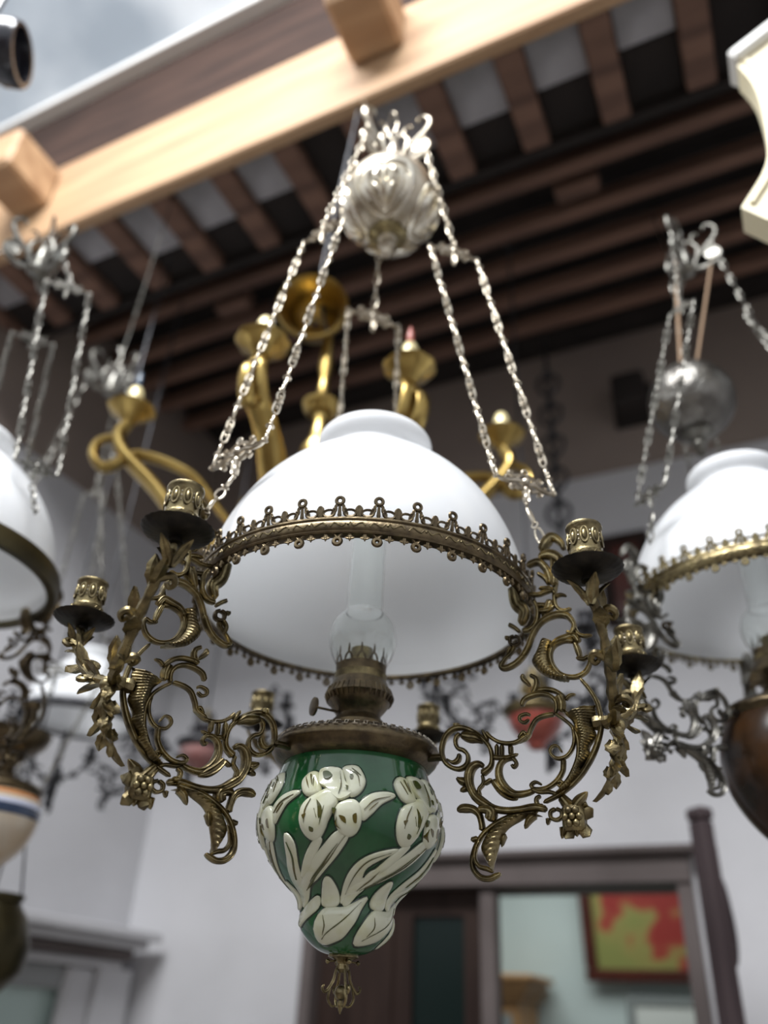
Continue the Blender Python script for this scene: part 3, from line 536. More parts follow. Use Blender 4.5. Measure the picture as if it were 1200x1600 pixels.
def cartouche_mb():                        # raised scroll field on the counterweight, laid on a sphere of 79 mm about the origin, centred on +X
    mb = MB()
    def on(pts, r0, lift=.0002, n=5):
        q = cr(pts, n); p = [Vector((math.cos(b) * math.cos(a), math.cos(b) * math.sin(a), math.sin(b))) * (.0790 + lift) for a, b in q]
        L = len(p); mb.tube(p, [1.35 * r0 * (.45 + .55 * math.sin(PI * (i + .6) / (L + .2))) for i in range(L)], 7)
    on([(-.52, .50), (-.58, .15), (-.42, -.30), (0, -.62), (.42, -.30), (.58, .15), (.52, .50), (.25, .58), (0, .50), (-.25, .58), (-.52, .50)], .0034)
    for s in (-1, 1):
        on([(s * .05, -.45), (s * .18, -.25), (s * .34, 0), (s * .36, .25), (s * .24, .34), (s * .18, .22)], .0044)
        on([(s * .03, -.35), (s * .10, -.1), (s * .20, .05)], .0040); on([(s * .06, .40), (s * .16, .18), (s * .05, -.05)], .0036)
        on([(s * .30, -.28), (s * .44, -.05), (s * .48, .22)], .0030)
    on([(0, -.5), (0, -.1), (0, .35)], .0048)
    return mb
def crown_scroll_mb():
    mb = MB(); st = mb.stroke; mb.stroke = lambda p, t=None: st([(a * 1.12, b * 1.1, c * 1.5) for a, b, c in p], (t or .004) * 1.4); mb.stroke([(.008, -.016, .008), (.030, -.020, .008), (.050, -.012, .007), (.058, .004, .006), (.050, .020, .005), (.040, .014, .004)], .006)
    mb.stroke([(.012, -.010, .005), (.022, .012, .006), (.040, .030, .006), (.056, .050, .006), (.058, .070, .005), (.046, .082, .004), (.038, .072, .002)], .005)
    mb.stroke([(.014, .0, .004), (.024, .030, .005), (.016, .052, .004), (.022, .068, .003), (.030, .062, .002)], .004); mb.stroke([(.030, .020, .004), (.046, .024, .004), (.052, .036, .002)], .004)
    return mb
def pulley_mb(): return MB().lathe([(.004, -.003), (.012, -.0038), (.013, -.0030), (.0105, 0), (.013, .0030), (.012, .0038), (.004, .003)], 24)

def chain(parent, p, q, me, step, name='chain'):
    p, q = Vector(p), Vector(q); n = max(1, round((q - p).length / step)); mt = aim(p, q); root = empty(name, p, parent=parent); root.matrix_local = mt
    L = (q - p).length / n
    for i in range(n):
        o = put('chain_link', me, root, (0, 0, L * i), (0, 0, (.5 * PI if i % 2 else 0) + .3)); o.scale = (1.45, 1.45, L / step)
    return root

def hanging_lamp(name, label, loc, rz, o):
    """o: options; local origin on the axis at the lower edge of the shade ring."""
    g = lambda k, d=None: o.get(k, d)
    root = tag(empty(name, loc, (g('tx', 0), g('ty', 0), rz)), label, 'lamp', g('group'))
    bm_, dk = g('metal', 'brass'), g('dark', 'dark_brass')
    fine = g('fine', False); az = g('arms', ()); Rr = .19
    # font
    if g('font'):
        prof = g('font_prof', FONT); fo = put('oil_font', shared('oil_font' + str(len(prof)) + str(prof[3]), g('font'), lambda: MB().lathe([p for p in cr(prof, 5)], 72), 60), root)
        fo.name = 'oil_font'
        cl = put('font_collar', shared('font_collar', dk, lambda: MB().lathe([(.066, -.1400), (.074, -.1408), (.0805, -.1440), (.0858, -.1492), (.0875, -.1525), (.0870, -.1560), (.0845, -.1585), (.0840, -.1612), (.0800, -.1655), (.074, -.1690), (.0725, -.1680)], 96), 50), root)
        if fine:
            def key():
                mb = MB()
                for k in range(56):
                    a = 2 * PI * k / 56; mt = Matrix.Rotation(a, 4, 'Z') @ Matrix.Translation((.0826, 0, -.1450)) @ Matrix.Rotation(math.radians(45), 4, 'Y')
                    b = MB().box((-.0036, -.0016, -.0003), (-.0028, .0034, .0009)).box((.0022, -.0034, -.0003), (.0030, .0016, .0009)).box((-.0030, -.0020, -.0003), (.0026, -.0012, .0009))
                    if k % 2: b.box((-.0028, .0010, -.0003), (.0008, .0018, .0009))
                    mb.add(b.xf(mt).v, b.f)
                return mb
            tag(put('key_border', key().mesh('key_border', 'pale_brass', 0), cl), kind='stuff')
        put('burner', shared('burner', dk, lambda: MB().lathe([(.020, -.134), (.0290, -.1335), (.0300, -.1310), (.0300, -.1220), (.0282, -.1205), (.0272, -.1185), (.0250, -.1165), (.0236, -.1130), (.0245, -.1105), (.0290, -.1050), (.0335, -.0985), (.0352, -.0945), (.0372, -.0925), (.0364, -.0905), (.0318, -.0810), (.0290, -.0745), (.020, -.0740)], 56), 30), root)
        put('air_gallery', shared('air_gallery', dk, lambda: sum_mb([MB().tube([(.0340 * math.cos(a), .0340 * math.sin(a), -.0985), (.0368 * math.cos(a), .0368 * math.sin(a), -.0925), (.0335 * math.cos(a), .0335 * math.sin(a), -.0840)], .0011, 5) for a in [2 * PI * k / 36 for k in range(36)]])), root)
        put('burner_ring', shared('burner_ring', 'brass', lambda: MB().lathe([(.020, -.0745), (.0285, -.0742), (.0287, -.0665), (.0270, -.0660), (.020, -.0662)], 48)), root)
        def prongs():
            mb = MB().lathe([(.0262, -.0665), (.0272, -.0662), (.0278, -.0570), (.0268, -.0572)], 40)
            for k in range(12):
                a = 2 * PI * k / 12; q = Matrix.Rotation(a, 4, 'Z') @ Matrix.Translation((.0272, 0, 0)) @ Matrix.Rotation(PI / 2, 4, 'Z')
                b = MB().stroke([(-.0052, -.0585, .003), (-.0026, -.0510, .0026), (0, -.0480, .003), (0, -.0380, .0022)], .0010, n=2).stroke([(.0052, -.0585, .003), (.0026, -.0510, .0026), (0, -.0480, .0024)], .0010, n=2)
                mb.add(b.xf(q).v, b.f)
            return mb
        put('chimney_gallery', shared('chimney_gallery', dk, prongs), root)
        put('wick_tube', shared('wick_tube', 'brass', lambda: MB().lathe([(.013, -.073), (.0128, -.045), (.0122, -.036), (.0105, -.0358), (.0108, -.05)], 28)), root)
        wa = math.radians(g('wheel', 208)); d = Vector((math.cos(wa), math.sin(wa), -.03))
        tw = put('wick_knob', shared('wick_knob', dk, lambda: MB().tube([(0, 0, 0), (.027, 0, 0)], .0014, 8).xf(Matrix.Identity(4)).tube([(.0262, 0, 0), (.0268, 0, 0), (.0288, 0, 0), (.0294, 0, 0)], [.0078, .0098, .0098, .008], 24)), root, d * .0245 + Vector((0, 0, -.1115)), (0, 0, wa))
        if g('chimney', True):
            out = [(.0262, -.0640), (.0275, -.0560), (.0335, -.0440), (.0372, -.0300), (.0374, -.0220), (.0345, -.0070), (.0275, .0035), (.0225, .0085), (.0208, .0130), (.0204, .05), (.0202, .12), (.0204, .198)]
            put('chimney', shared('chimney', 'glass', lambda: MB().lathe(cr(out, 4) + [(r - .0012, z) for r, z in cr(out, 4)[::-1]], 48, closed=True), 60), root)
        if g('tail', True):
            def tailm():
                mb = MB().lathe([(.004, -.3350), (.0135, -.3362), (.0140, -.3385), (.0080, -.3410), (.0055, -.3440), (.0060, -.3480), (.0035, -.3510)], 24)
                for k in range(4):
                    b = MB().stroke([(.003, -.343, .003), (.0065, -.350, .0026), (.0085, -.358, .0028), (.0150, -.3665, .003), (.0185, -.3635, .0024), (.0165, -.3605, .0016)], .0022, n=3).stroke([(.010, -.361, .002), (.0125, -.371, .0026), (.0085, -.377, .0022), (.004, -.3765, .0014)], .0022, n=3).ball((.0150, 0, -.3425), .0022, 8, 6).stroke([(.006, -.3415, .002), (.0150, -.3425, .0016)], .002, n=3)
                    mb.add(b.xf(Matrix.Rotation(k * PI / 2 + .4, 4, 'Z')).v, b.f)
                mb.ball((0, 0, -.3665), .0062, 12, 8).lathe([(.002, -.3725), (.003, -.3760), (.0016, -.3800), (.0004, -.3830)], 12)
                return mb
            put('font_finial', shared('font_finial', 'brass', tailm), root)
    # shade and its ring
    if g('shade', True):
        sp = [(.1862, .004), (.1858, .020), (.1830, .045), (.1760, .075), (.1640, .106), (.1460, .138), (.1220, .168), (.0970, .191), (.0780, .206), (.0680, .2145), (.0655, .2195), (.0675, .2250), (.0715, .2310), (.0738, .2380), (.0735, .2450), (.0705, .2500)]
        put('shade', shared('shade', g('opal', 'opal'), lambda: MB().lathe(cr(sp, 4) + [(r - .0028, z - .0004) for r, z in cr(sp, 4)[::-1]], 128, closed=True), 60), root)
        rg = put('gallery_ring', shared('gallery_ring' + str(g('plain', 0)), g('ring', 'dark_brass'), (lambda: MB().lathe([(.1835, -.006), (.196, -.006), (.199, .002), (.199, .018), (.196, .024), (.1835, .024)], 96, closed=True)) if g('plain') else (lambda: MB().lathe([(.1830, .0005), (.1895, .0000), (.1925, .0008), (.1932, .0026), (.1915, .0042), (.1925, .0062), (.1932, .0098), (.1925, .0138), (.1918, .0152), (.1932, .0166), (.1930, .0184), (.1905, .0196), (.1872, .0196), (.1868, .0050), (.1830, .0045)], 144, closed=True)), 50), root)
        if not g('plain'):
            N = 32
            f1, f2, f3, f4 = shared('fleuron', g('ring', 'dark_brass'), fleuron_mb), shared('fleuret', g('ring', 'dark_brass'), fleuret_mb), shared('drop', g('ring', 'dark_brass'), drop_mb), shared('trefoil', g('ring', 'dark_brass'), cross_mb)
            for k in range(N):
                a = 2 * PI * (k + .3) / N; b = a + PI / N
                for me, ang, zz, tl in ((f1, a, .0190, .14), (f2, b, .0190, .14), (f3, a, .0012, 0), (f4, a + PI / N * .62, .0012, 0), (f4, a - PI / N * .62, .0012, 0)):
                    q = Matrix.Rotation(ang, 4, 'Z') @ Matrix.Translation((.1908, 0, zz)) @ Matrix.Rotation(tl, 4, 'Y') @ Matrix.Rotation(PI / 2, 4, 'Z'); putm(me.name.split('.')[0], me, rg, q @ Matrix.Scale(1.35, 4) if zz < .01 else q @ Matrix.Scale(1.18, 4))
            def relief():
                mb = MB()
                for k in range(N):
                    for t0, dr in ((0, 1), (.5, -1)):
                        a0 = 2 * PI * (k + .3 + t0) / N; q = []
                        for t, h in ((-.17, -.0022), (-.09, .0018), (0, -.0004), (.09, -.002), (.16, .0012)):
                            a = a0 + t * 2 * PI / N * 1.2; q.append((.1930 * math.cos(a), .1930 * math.sin(a), .0100 + dr * h))
                        mb.tube(cr(q, 2), .0009, 5)
                    a = 2 * PI * (k + .55) / N; mb.ball((.1930 * math.cos(a), .1930 * math.sin(a), .0100), .0014, 6, 4)
                return mb
            tag(put('embossed_vine', shared('embossed_vine', g('ring', 'brass'), relief), rg), kind='stuff')
    # arms with candle branches
    for i, a in enumerate(az):
        q = Matrix.Rotation(math.radians(a), 4, 'Z')
        am = putm('scroll_arm', shared('scroll_arm', bm_, lambda: strokes(S3)), root, q)
        for nm, fn in (('collar_scroll', lambda: strokes(range(n1))), ('pendant_scroll', lambda: strokes(range(n1, n2))), ('upper_scroll', lambda: strokes([j for j in S4 if j not in TOPLEAF and j not in BRK])), ('top_leaf', lambda: strokes(TOPLEAF)),
                       ('ribbed_leaf', lambda: web_mb('scallop', 32, .0085)), ('fan_leaf', lambda: web_mb('fan', 16, .008)), ('pendant_leaf', lambda: web_mb('tail', 14, .006)), ('flower_boss', flower_mb)):
            put(nm, shared(nm, bm_, fn), am)
        put('ring_bracket', shared('ring_bracket', dk, lambda: strokes(BRK)), am)
        if g('candles', True):
            put('branch_stem', shared('branch_stem', g('branch', bm_), trunk_mb), am)
            for s in (-1, 1):
                put('candle_branch', shared('candle_branch' + ('_a' if s > 0 else '_b'), g('branch', bm_), branch_mb(s)), am)
                put('drip_pan', shared('drip_pan', g('pan', 'pan'), pan_mb), am, (BC, s * BR, BZ))
                cs = putm('candle_socket', shared('candle_socket', bm_, socket_mb), root, q @ Matrix.Translation((BC, s * BR, BZ + .0005)))
                if fine:
                    put('wave_border', shared('wave_border', bm_, wave_mb), cs)
                    for k in range(9):
                        t = 2 * PI * k / 9; put('oval_boss', shared('oval_boss', 'brass', oval_mb), cs, (.0152 * math.cos(t), .0152 * math.sin(t), .0318), (-.04, 0, t + PI / 2), scale=(1.2, 1, 1.25))
                        t += PI / 9; put('bead', shared('bead', 'pale_brass', dot_mb), cs, (.0151 * math.cos(t), .0151 * math.sin(t), .0315))
    # suspension
    lk = shared('chain_link', g('chain', 'pale_brass'), link_mb); sl = shared('small_link', g('chain', 'pale_brass'), simple_link_mb)
    sm = shared('spreader', g('chain', 'pale_brass'), spreader_mb)
    yu, yl, zc = g('yokes_up', ()), g('yokes_low', ()), g('crown_z', .86)
    for i, (A, B) in enumerate(yu):
        A, B = Vector(A), Vector(B); mid = (A + B) / 2; d = (B - A); ln = d.length; x = d.normalized(); y = Vector((0, 0, 1)).cross(x).normalized(); z = x.cross(y)
        mt = Matrix((x, y, z)).transposed().to_4x4(); mt.translation = mid; putm('spreader', sm, root, mt @ Matrix.Scale(ln / .090, 4))
        if yl:
            C, D = (Vector(t) for t in yl[i]); d2 = D - C; x2 = d2.normalized(); y2 = Vector((0, 0, 1)).cross(x2).normalized(); z2 = x2.cross(y2)
            m2 = Matrix((x2, y2, z2)).transposed().to_4x4(); m2.translation = (C + D) / 2; putm('spreader', sm, root, m2 @ Matrix.Scale(d2.length / .090, 4))
            chain(root, A, C, lk, .041); chain(root, B, D, lk, .041)
            rr = math.hypot(*((C + D) / 2).xy); dirv = ((C + D) / 2); dirv.z = 0; dirv.normalize()
            if not az: chain(root, (C + D) / 2 - z2 * .028, dirv * .086 + Vector((0, 0, -.153)), sl, .024, 'hanger_chain')
            else: chain(root, (C + D) / 2 - z2 * .028, dirv * .212 + Vector((0, 0, .056)), sl, .024, 'hanger_chain')
        hz = mid; dirv = Vector((mid.x, mid.y, 0)).normalized(); P = dirv * .060 + Vector((0, 0, zc - .004))
        chain(root, P, mid + z * (.023 * ln / .09), g('up_mesh') and shared('chain_link', g('chain', 'pale_brass'), link_mb) or sl, .024, 'pulley_chain')
    if yu:
        cz = zc
        for i in range(3):
            A, B = yu[i]; a = math.atan2(A[1] + B[1], A[0] + B[0])
            q = Matrix.Translation((0, 0, cz)) @ Matrix.Rotation(a, 4, 'Z')
            cb = putm('crown_scroll', shared('crown_scroll', g('crown', 'pale_brass'), crown_scroll_mb), root, q)
            putm('pulley', shared('pulley', g('crown', 'pale_brass'), pulley_mb), cb, Matrix.Translation((.050, 0, .004)) @ Matrix.Rotation(PI / 2, 4, 'X'))
        put('crown_boss', shared('crown_boss', g('crown', 'pale_brass'), lambda: MB().lathe([(.003, -.03), (.012, -.028), (.018, -.020), (.014, -.012), (.010, 0), (.013, .010), (.008, .03), (.005, .05), (.002, .055)], 24).torus((0, 0, .064), .009, .0022, 'y', 18, 7)), root, (0, 0, cz))
        top = g('hook_top', 1.6)
        put('hook_wire', MB().tube(cr([(0, 0, cz + .072), (.004, 0, cz + .10), (-.006, 0, cz + .13), (g('hook_dx', 0) * .3, g('hook_dy', .05) * .3, cz + .2), (g('hook_dx', 0), g('hook_dy', .05), top)], 6), .0022, 6).mesh('hook_wire', g('crown', 'pale_brass')), root)
    if g('ball'):
        bz, br, bxy = g('ball'), g('ball_r', .079), g('ball_xy', (0, 0)); s = br / .079
        bl = put('counterweight', shared('counterweight', g('ball_mat', 'ball'), ball_mb), root, (bxy[0], bxy[1], bz), scale=s)
        for k in range(4 if g('relief', True) else 0): put('cartouche', shared('cartouche', g('relief_mat', 'ball_relief'), cartouche_mb), bl, (0, 0, 0), (0, .55, k * PI / 2 + g('cart', -1.72)))
        put('bead_row', shared('bead_row', g('relief_mat', 'ball_relief'), lambda: sum_mb([MB().ball((.0790 * math.cos(.78) * math.cos(a), .0790 * math.cos(.78) * math.sin(a), .0790 * math.sin(.78)), .0020, 6, 4) for a in [2 * PI * k / 40 for k in range(40)]])), bl)['kind'] = 'stuff'
        put('ball_finial', shared('ball_finial', g('ball_fin', 'pale_brass'), lambda: MB().lathe([(.0090, -.0810), (.0110, -.0830), (.0075, -.0860), (.0085, -.0900), (.0092, -.0945), (.0055, -.0985), (.0045, -.1010), (.0062, -.1040), (.0048, -.1075), (.0010, -.1110)], 28)), bl, (0, 0, .038), scale=(1.5, 1.5, 1.5))
        put('finial_seat', shared('finial_seat', g('ball_fin2', 'brass'), lambda: MB().lathe([(.020, -.0745), (.030, -.0755), (.031, -.0790), (.024, -.0815), (.020, -.0860), (.0135, -.0885), (.008, -.0890)], 32)), bl)
        for A, B in yu:
            a = math.atan2(A[1] + B[1], A[0] + B[0]); chain(root, (.042 * math.cos(a), .042 * math.sin(a), zc), (bxy[0] + .020 * s * math.cos(a), bxy[1] + .020 * s * math.sin(a), bz + .0755 * s), sl, .024, 'weight_chain') if g('ball_ropes') is None else \
                put('weight_cord', MB().tube([(.050 * math.cos(a), .050 * math.sin(a), zc), (bxy[0] + .02 * s * math.cos(a), bxy[1] + .02 * s * math.sin(a), bz + .0755 * s)], .0026, 6).mesh('weight_cord', 'rope'), root)
    return root
def sum_mb(l):
    r = MB()
    for b in l: r.add(b.v, b.f)
    return r
FONT = [(.026, -.1325), (.040, -.1335), (.058, -.1365), (.068, -.1410), (.071, -.150), (.0725, -.160), (.0735, -.168), (.0762, -.1765), (.0811, -.1916), (.0866, -.2080), (.0886, -.2210), (.0874, -.2350), (.0820, -.2490), (.0704, -.2662), (.0575, -.2795), (.0480, -.2880), (.0432, -.2950), (.0430, -.3020), (.0438, -.3080), (.0415, -.3175), (.0340, -.3265), (.0240, -.3335), (.0130, -.3370), (.003, -.3375)]

# ---------------------------------------------------------------- the lamp with the green iris font
YU = [((-.121, -.048, .575), (-.064, -.091, .575)), ((.064, -.054, .575), (.135, -.032, .575)), ((.024, .112, .575), (-.057, .080, .575))]
YL = [((-.184, -.081, .140), (-.117, -.141, .140)), ((.141, -.098, .140), (.213, -.065, .140)), ((.030, .190, .140), (-.060, .184, .140))]
main = hanging_lamp('hanging_oil_lamp', 'brass hanging oil lamp with green iris-moulded font and white opal shade, nearest of all', W(-.0163, .8525, .392), 0,
    dict(group='hanging oil lamps', font='green', fine=True, arms=(334.8, 214.8, 94.8), yokes_up=YU, yokes_low=YL, crown_z=.86, ball=.737, ball_r=.0785, hook_dx=-.092, hook_dy=.3525, hook_top=1.612))
font = [c for c in main.children if c.name.startswith('oil_font')][0]
fz = [(z, r) for r, z in cr(FONT, 5)][::-1]
def frad(z):
    for (z0, r0), (z1, r1) in zip(fz, fz[1:]):
        if z0 <= z <= z1: return r0 + (r1 - r0) * (z - z0) / max(1e-9, z1 - z0)
    return .07
def relief(poly, lift, base=-.0006, edge=.0016, dome=False, grow=0):
    """Glazed pad on the font: outline of (degrees, z)."""
    q = cr(poly, 5, closed=True); P = []
    for (a, z) in q:
        r = frad(z); P.append((math.radians(a) * r, z))
    R0 = sum(frad(z) for _, z in q) / len(q)
    P = [(math.radians(a) * R0, z) for a, z in q]
    ar = sum(P[i - 1][0] * P[i][1] - P[i][0] * P[i - 1][1] for i in range(len(P)))
    if ar < 0: P = P[::-1]
    def inset(P, d):
        o = []
        for i in range(len(P)):
            a, b, c = P[i - 1], P[i], P[(i + 1) % len(P)]; t = Vector((c[0] - a[0], c[1] - a[1])); t = t.normalized() if t.length > 1e-9 else Vector((1, 0)); o.append((b[0] - t.y * d, b[1] + t.x * d))
        return o
    if grow: P = inset(P, -grow)
    I1 = inset(P, edge); cx = sum(p[0] for p in I1) / len(I1); cy = sum(p[1] for p in I1) / len(I1)
    sh = lambda f: [(cx + (x - cx) * f, cy + (y - cy) * f) for x, y in I1]
    rings = [(P, base), (inset(P, edge * .25), lift * .62), (I1, lift)] + ([(sh(.75), lift + .0006), (sh(.5), lift + .0009), (sh(.25), lift + .001)] if dome else [])
    def to(s, z, h): a = s / R0; r = frad(z) + h; return (r * math.cos(a), r * math.sin(a), z)
    mb = MB(); n = len(P); vs = [to(s, z, h) for R, h in rings for s, z in R]; fs = []
    for k in range(len(rings) - 1):
        for i in range(n): fs.append((k * n + i, k * n + (i + 1) % n, (k + 1) * n + (i + 1) % n, (k + 1) * n + i))
    tri = tessellate_polygon([[Vector((s, z, 0)) for s, z in rings[-1][0]]]); fs += [tuple((len(rings) - 1) * n + i for i in t) for t in tri]
    return mb.add(vs, fs)
VLINES = [[-92.7,-2499,-104.6,-2680,-121.0,-2808,-135.7,-2883],[-97.4,-2556,-109.8,-2712,-125.0,-2820],[-134.0,-2527,-133.4,-2656,-141.7,-2798],[-82.2,-2264,-76.5,-2178,-67.1,-2126],[-79.4,-2268,-74.3,-2191],[-61.2,-2592,-74.8,-2665,-82.7,-2763,-90.6,-2913],[-78.9,-2887,-69.5,-2807,-64.4,-2734],[-108.5,-2836,-107.4,-2916,-107.0,-2987],[-122.1,-3268,-94.7,-3141,-73.3,-2975],[-115.3,-3088,-113.6,-3171,-119.1,-3240],[-113.3,-2187,-116.1,-2279,-117.1,-2385],[-105.0,-2253,-107.4,-2405],[-92.0,-1909,-87.0,-1959,-85.5,-2062],[-90.8,-1890,-85.2,-1957],[-119.5,-1972,-115.6,-2082],[-114.2,-1969,-113.0,-2067],[-97.8,-1930,-96.3,-2053,-97.3,-2140],[-97.5,-2344,-97.8,-2404,-95.0,-2445]]
def groove(v):
    q = cr([(v[i], v[i + 1] / 1e4) for i in range(0, len(v), 2)], 3); n = len(q); a = []; b = []
    for i, (t, z) in enumerate(q):
        w = .0007 * math.sin(PI * (i + .35) / (n - .3)); k = math.degrees(1 / frad(z)); p, r = q[max(0, i - 1)], q[min(n - 1, i + 1)]
        T = Vector(((r[0] - p[0]) / k, r[1] - p[1])).normalized(); a.append((t - T.y * w * k, z + T.x * w)); b.append((t + T.y * w * k, z - T.x * w))
    return a + b[::-1]
LIFT = dict(fall_l=.0042, top=.0046, std_l=.0040, std_r=.0040, fall_r=.0044, leaf_r=.0026, stem=.0026, stem2=.0030, blade=.0024, bud=.0030, low=.0024, low_l=.0022, blade_r=.0028)
PN = dict(fall_l='iris_petal', top='iris_petal', std_l='iris_petal', std_r='iris_petal', fall_r='iris_petal', leaf_r='iris_leaf', stem='iris_stem', stem2='iris_stem', blade='iris_leaf', bud='iris_bud', low='iris_leaf', low_l='iris_leaf', blade_r='iris_leaf')
PM = {k: relief([(MOTIF[k][i], MOTIF[k][i + 1] / 1e4) for i in range(0, len(MOTIF[k]), 2)], LIFT[k], grow=.0012, dome=k in ('fall_l', 'fall_r', 'std_l', 'std_r', 'low', 'bud')).mesh(PN[k], 'cream', 60) for k in LIFT}
OM = {k: relief([(MOTIF[k][i], MOTIF[k][i + 1] / 1e4) for i in range(0, len(MOTIF[k]), 2)], .0009, grow=.0024, edge=.0008, dome=k == 'low').mesh('glaze_outline', 'outline', 60) for k in LIFT}
vein = sum_mb([relief([(v[i], v[i + 1] / 1e4) for i in range(0, len(v), 2)], .0056, .003, edge=.0005) for v in VEINS[:10] + VEINS[12:]] + [relief(groove(VLINES[i]), .0056 if i in (10, 11, 12, 13, 14, 15, 16, 17) else .0034, .0012, edge=.0002) for i in (0, 1, 3, 4, 7, 10, 11, 12, 13, 14, 15, 16, 17)]).mesh('petal_fleck', 'olive', 60)
def lines(ids): return sum_mb([relief(groove(VLINES[i]), .0036, .0012, edge=.0002) for i in ids]).mesh('leaf_vein', 'olive', 60)
LE, LL = lines((2, 5, 6)), lines((8, 9))
for k in range(6):
    if k % 2 == 0: put('leaf_vein', LE, font, (0, 0, 0), (0, 0, math.radians(60 * k)))['kind'] = 'stuff'
    if k < 5: put('leaf_vein', LL, font, (0, 0, 0), (0, 0, math.radians(60 * k)))['kind'] = 'stuff'
    for n in LIFT:
        d = 60 * k
        if n == 'blade_r':
            if k % 2 == 0: continue
            d = 60 * (k - 1)
        if n == 'blade' and k % 2: continue
        if n == 'low_l' and k: continue
        if n == 'low' and k == 5: continue
        pt = put(PN[n], PM[n], font, (0, 0, 0), (0, 0, math.radians(d))); put('glaze_outline', OM[n], font, (0, 0, 0), (0, 0, math.radians(d)))
    tag(put('petal_fleck', vein, font, (0, 0, 0), (0, 0, math.radians(60 * k))), kind='stuff')

# ---------------------------------------------------------------- the lamps around it
B2 = [(.026, -.1325), (.040, -.1340), (.062, -.1420), (.080, -.1580), (.092, -.1850), (.097, -.2150), (.092, -.2480), (.078, -.2800), (.058, -.3080), (.036, -.3280), (.018, -.3370), (.003, -.3375)]
right = hanging_lamp('hanging_oil_lamp', 'hanging oil lamp with dark brown font and pierced pale ring, cut by the right edge', W(.568, 1.0815, .5395), math.radians(0),
    dict(group='hanging oil lamps', font='brown_font', font_prof=B2, arms=(196, 316, 76), metal='silver', ring='brass', branch='silver', dark='dark_brass',
         yokes_up=[((-.075, -.05, .56), (-.045, -.085, .56)), ((.055, -.06, .56), (.095, -.03, .56)), ((.02, .09, .56), (-.03, .09, .56))],
         yokes_low=[((-.19, -.06, .14), (-.165, -.115, .14)), ((.11, -.15, .14), (.17, -.11, .14)), ((.09, .17, .14), (.02, .19, .14))],
         crown_z=.755, ball=.42, ball_r=.074, ball_mat='dull_ball', ball_fin='silver', ball_fin2='silver', relief=False, ball_xy=(-.035, .02), ball_ropes=1, chain='silver', crown='silver', hook_dx=.2614, hook_dy=.6425, hook_top=1.77, candles=False, relief_mat='dull_ball'))
left = hanging_lamp('hanging_oil_lamp', 'lamp with white opal dome shade in a plain dark rim, at the left edge', W(-.684, 1.085, .540), 0,
    dict(group='hanging oil lamps', font='brown_font', font_prof=B2, arms=(205, 52), metal='dark_brass', ring='bronze', plain=1, candles=False, tail=False,
         yokes_up=[((-.12, -.05, .56), (-.06, -.09, .56)), ((.06, -.055, .56), (.13, -.03, .56)), ((.02, .11, .56), (-.05, .08, .56))],
         yokes_low=[((-.18, -.08, .14), (-.117, -.14, .14)), ((.14, -.10, .14), (.19, -.06, .14)), ((.03, .17, .14), (-.06, .17, .14))], crown_z=.665, chain='silver', crown='silver', hook_dx=-.435, hook_dy=.844, hook_top=1.79))
C1 = [(.026, -.1325), (.045, -.1345), (.068, -.1450), (.084, -.1620), (.090, -.1800), (.0905, -.2000), (.086, -.2250), (.074, -.2500), (.055, -.2720), (.034, -.2870), (.022, -.2960), (.018, -.3080), (.021, -.3180), (.003, -.3200)]
cer = hanging_lamp('hanging_oil_lamp', 'hanging lamp with cream font painted in coloured bands, low at the left edge', W(-.690, 1.560, .492), 0,
    dict(group='hanging oil lamps', font='cream_font', font_prof=C1, shade=False, chimney=False, arms=(), metal='dark_brass', candles=False, branch='dark_brass', tail=False,
         yokes_up=[((-.09, -.04, .56), (-.05, -.07, .56)), ((.045, -.045, .56), (.075, -.02, .56)), ((.02, .09, .56), (-.03, .09, .56))],
         yokes_low=[((-.18, -.08, .14), (-.117, -.14, .14)), ((.14, -.03, .14), (.19, .01, .14)), ((.03, .17, .14), (-.06, .17, .14))], crown_z=.82, chain='silver', crown='silver', hook_top=1.82))
cf = [c for c in cer.children if c.name.startswith('oil_font')][0]
for z0, z1, mm in ((-.163, -.170, 'orange_band'), (-.178, -.186, 'white_band'), (-.186, -.203, 'blue_band')):
    pr = [(z, r) for r, z in cr(C1, 5)]
    rad = lambda z: min(pr, key=lambda t: abs(t[0] - z))[1]
    put('painted_band', MB().lathe([(rad(z0) - .004, z0), (rad(z0) + .0006, z0), (rad((z0 + z1) / 2) + .0008, (z0 + z1) / 2), (rad(z1) + .0006, z1), (rad(z1) - .004, z1)], 64, closed=True).mesh('painted_band', mm, 60), cf)
put('burner_bowl', MB().lathe([(.004, -.012), (.03, -.014), (.055, -.006), (.070, .008), (.075, .020), (.077, .028), (.074, .028), (.066, .012), (.04, .0)], 48, (0, 0, -.075)).mesh('burner_bowl', 'dark_brass', 50), cer)
FL = [(.026, -.1325), (.045, -.1350), (.066, -.1480), (.072, -.1700), (.064, -.1980), (.044, -.2220), (.026, -.2360), (.020, -.2500), (.003, -.2520)]
def far_lamp(label, loc, rz, **k):
    d = dict(group='far hanging lamps', font='iron', font_prof=FL, shade=False, chimney=False, arms=(20, 140, 260), metal='iron', dark='iron', branch='iron', pan='iron', ring='iron', candles=False, tail=False, plain=1)
    d.update(k); r = hanging_lamp('hanging_oil_lamp', label, loc, rz, d); r.scale = (d['sc'],) * 3
    put('suspension_rod', MB().tube([(0, 0, -.05 if not d['shade'] else .26), (0, 0, d['rod'])], .004, 8).torus((0, 0, d['rod'] - .03), .02, .004, 'y').mesh('suspension_rod', 'iron'), r); return r
far_lamp('small far black iron lamp with an opal shade, low between the left lamps', W(-.740, 2.03, .615), .5, shade=True, sc=.74, rod=2.33, font=None, arms=(-22, 90, 175), opal='opal', candles=True)
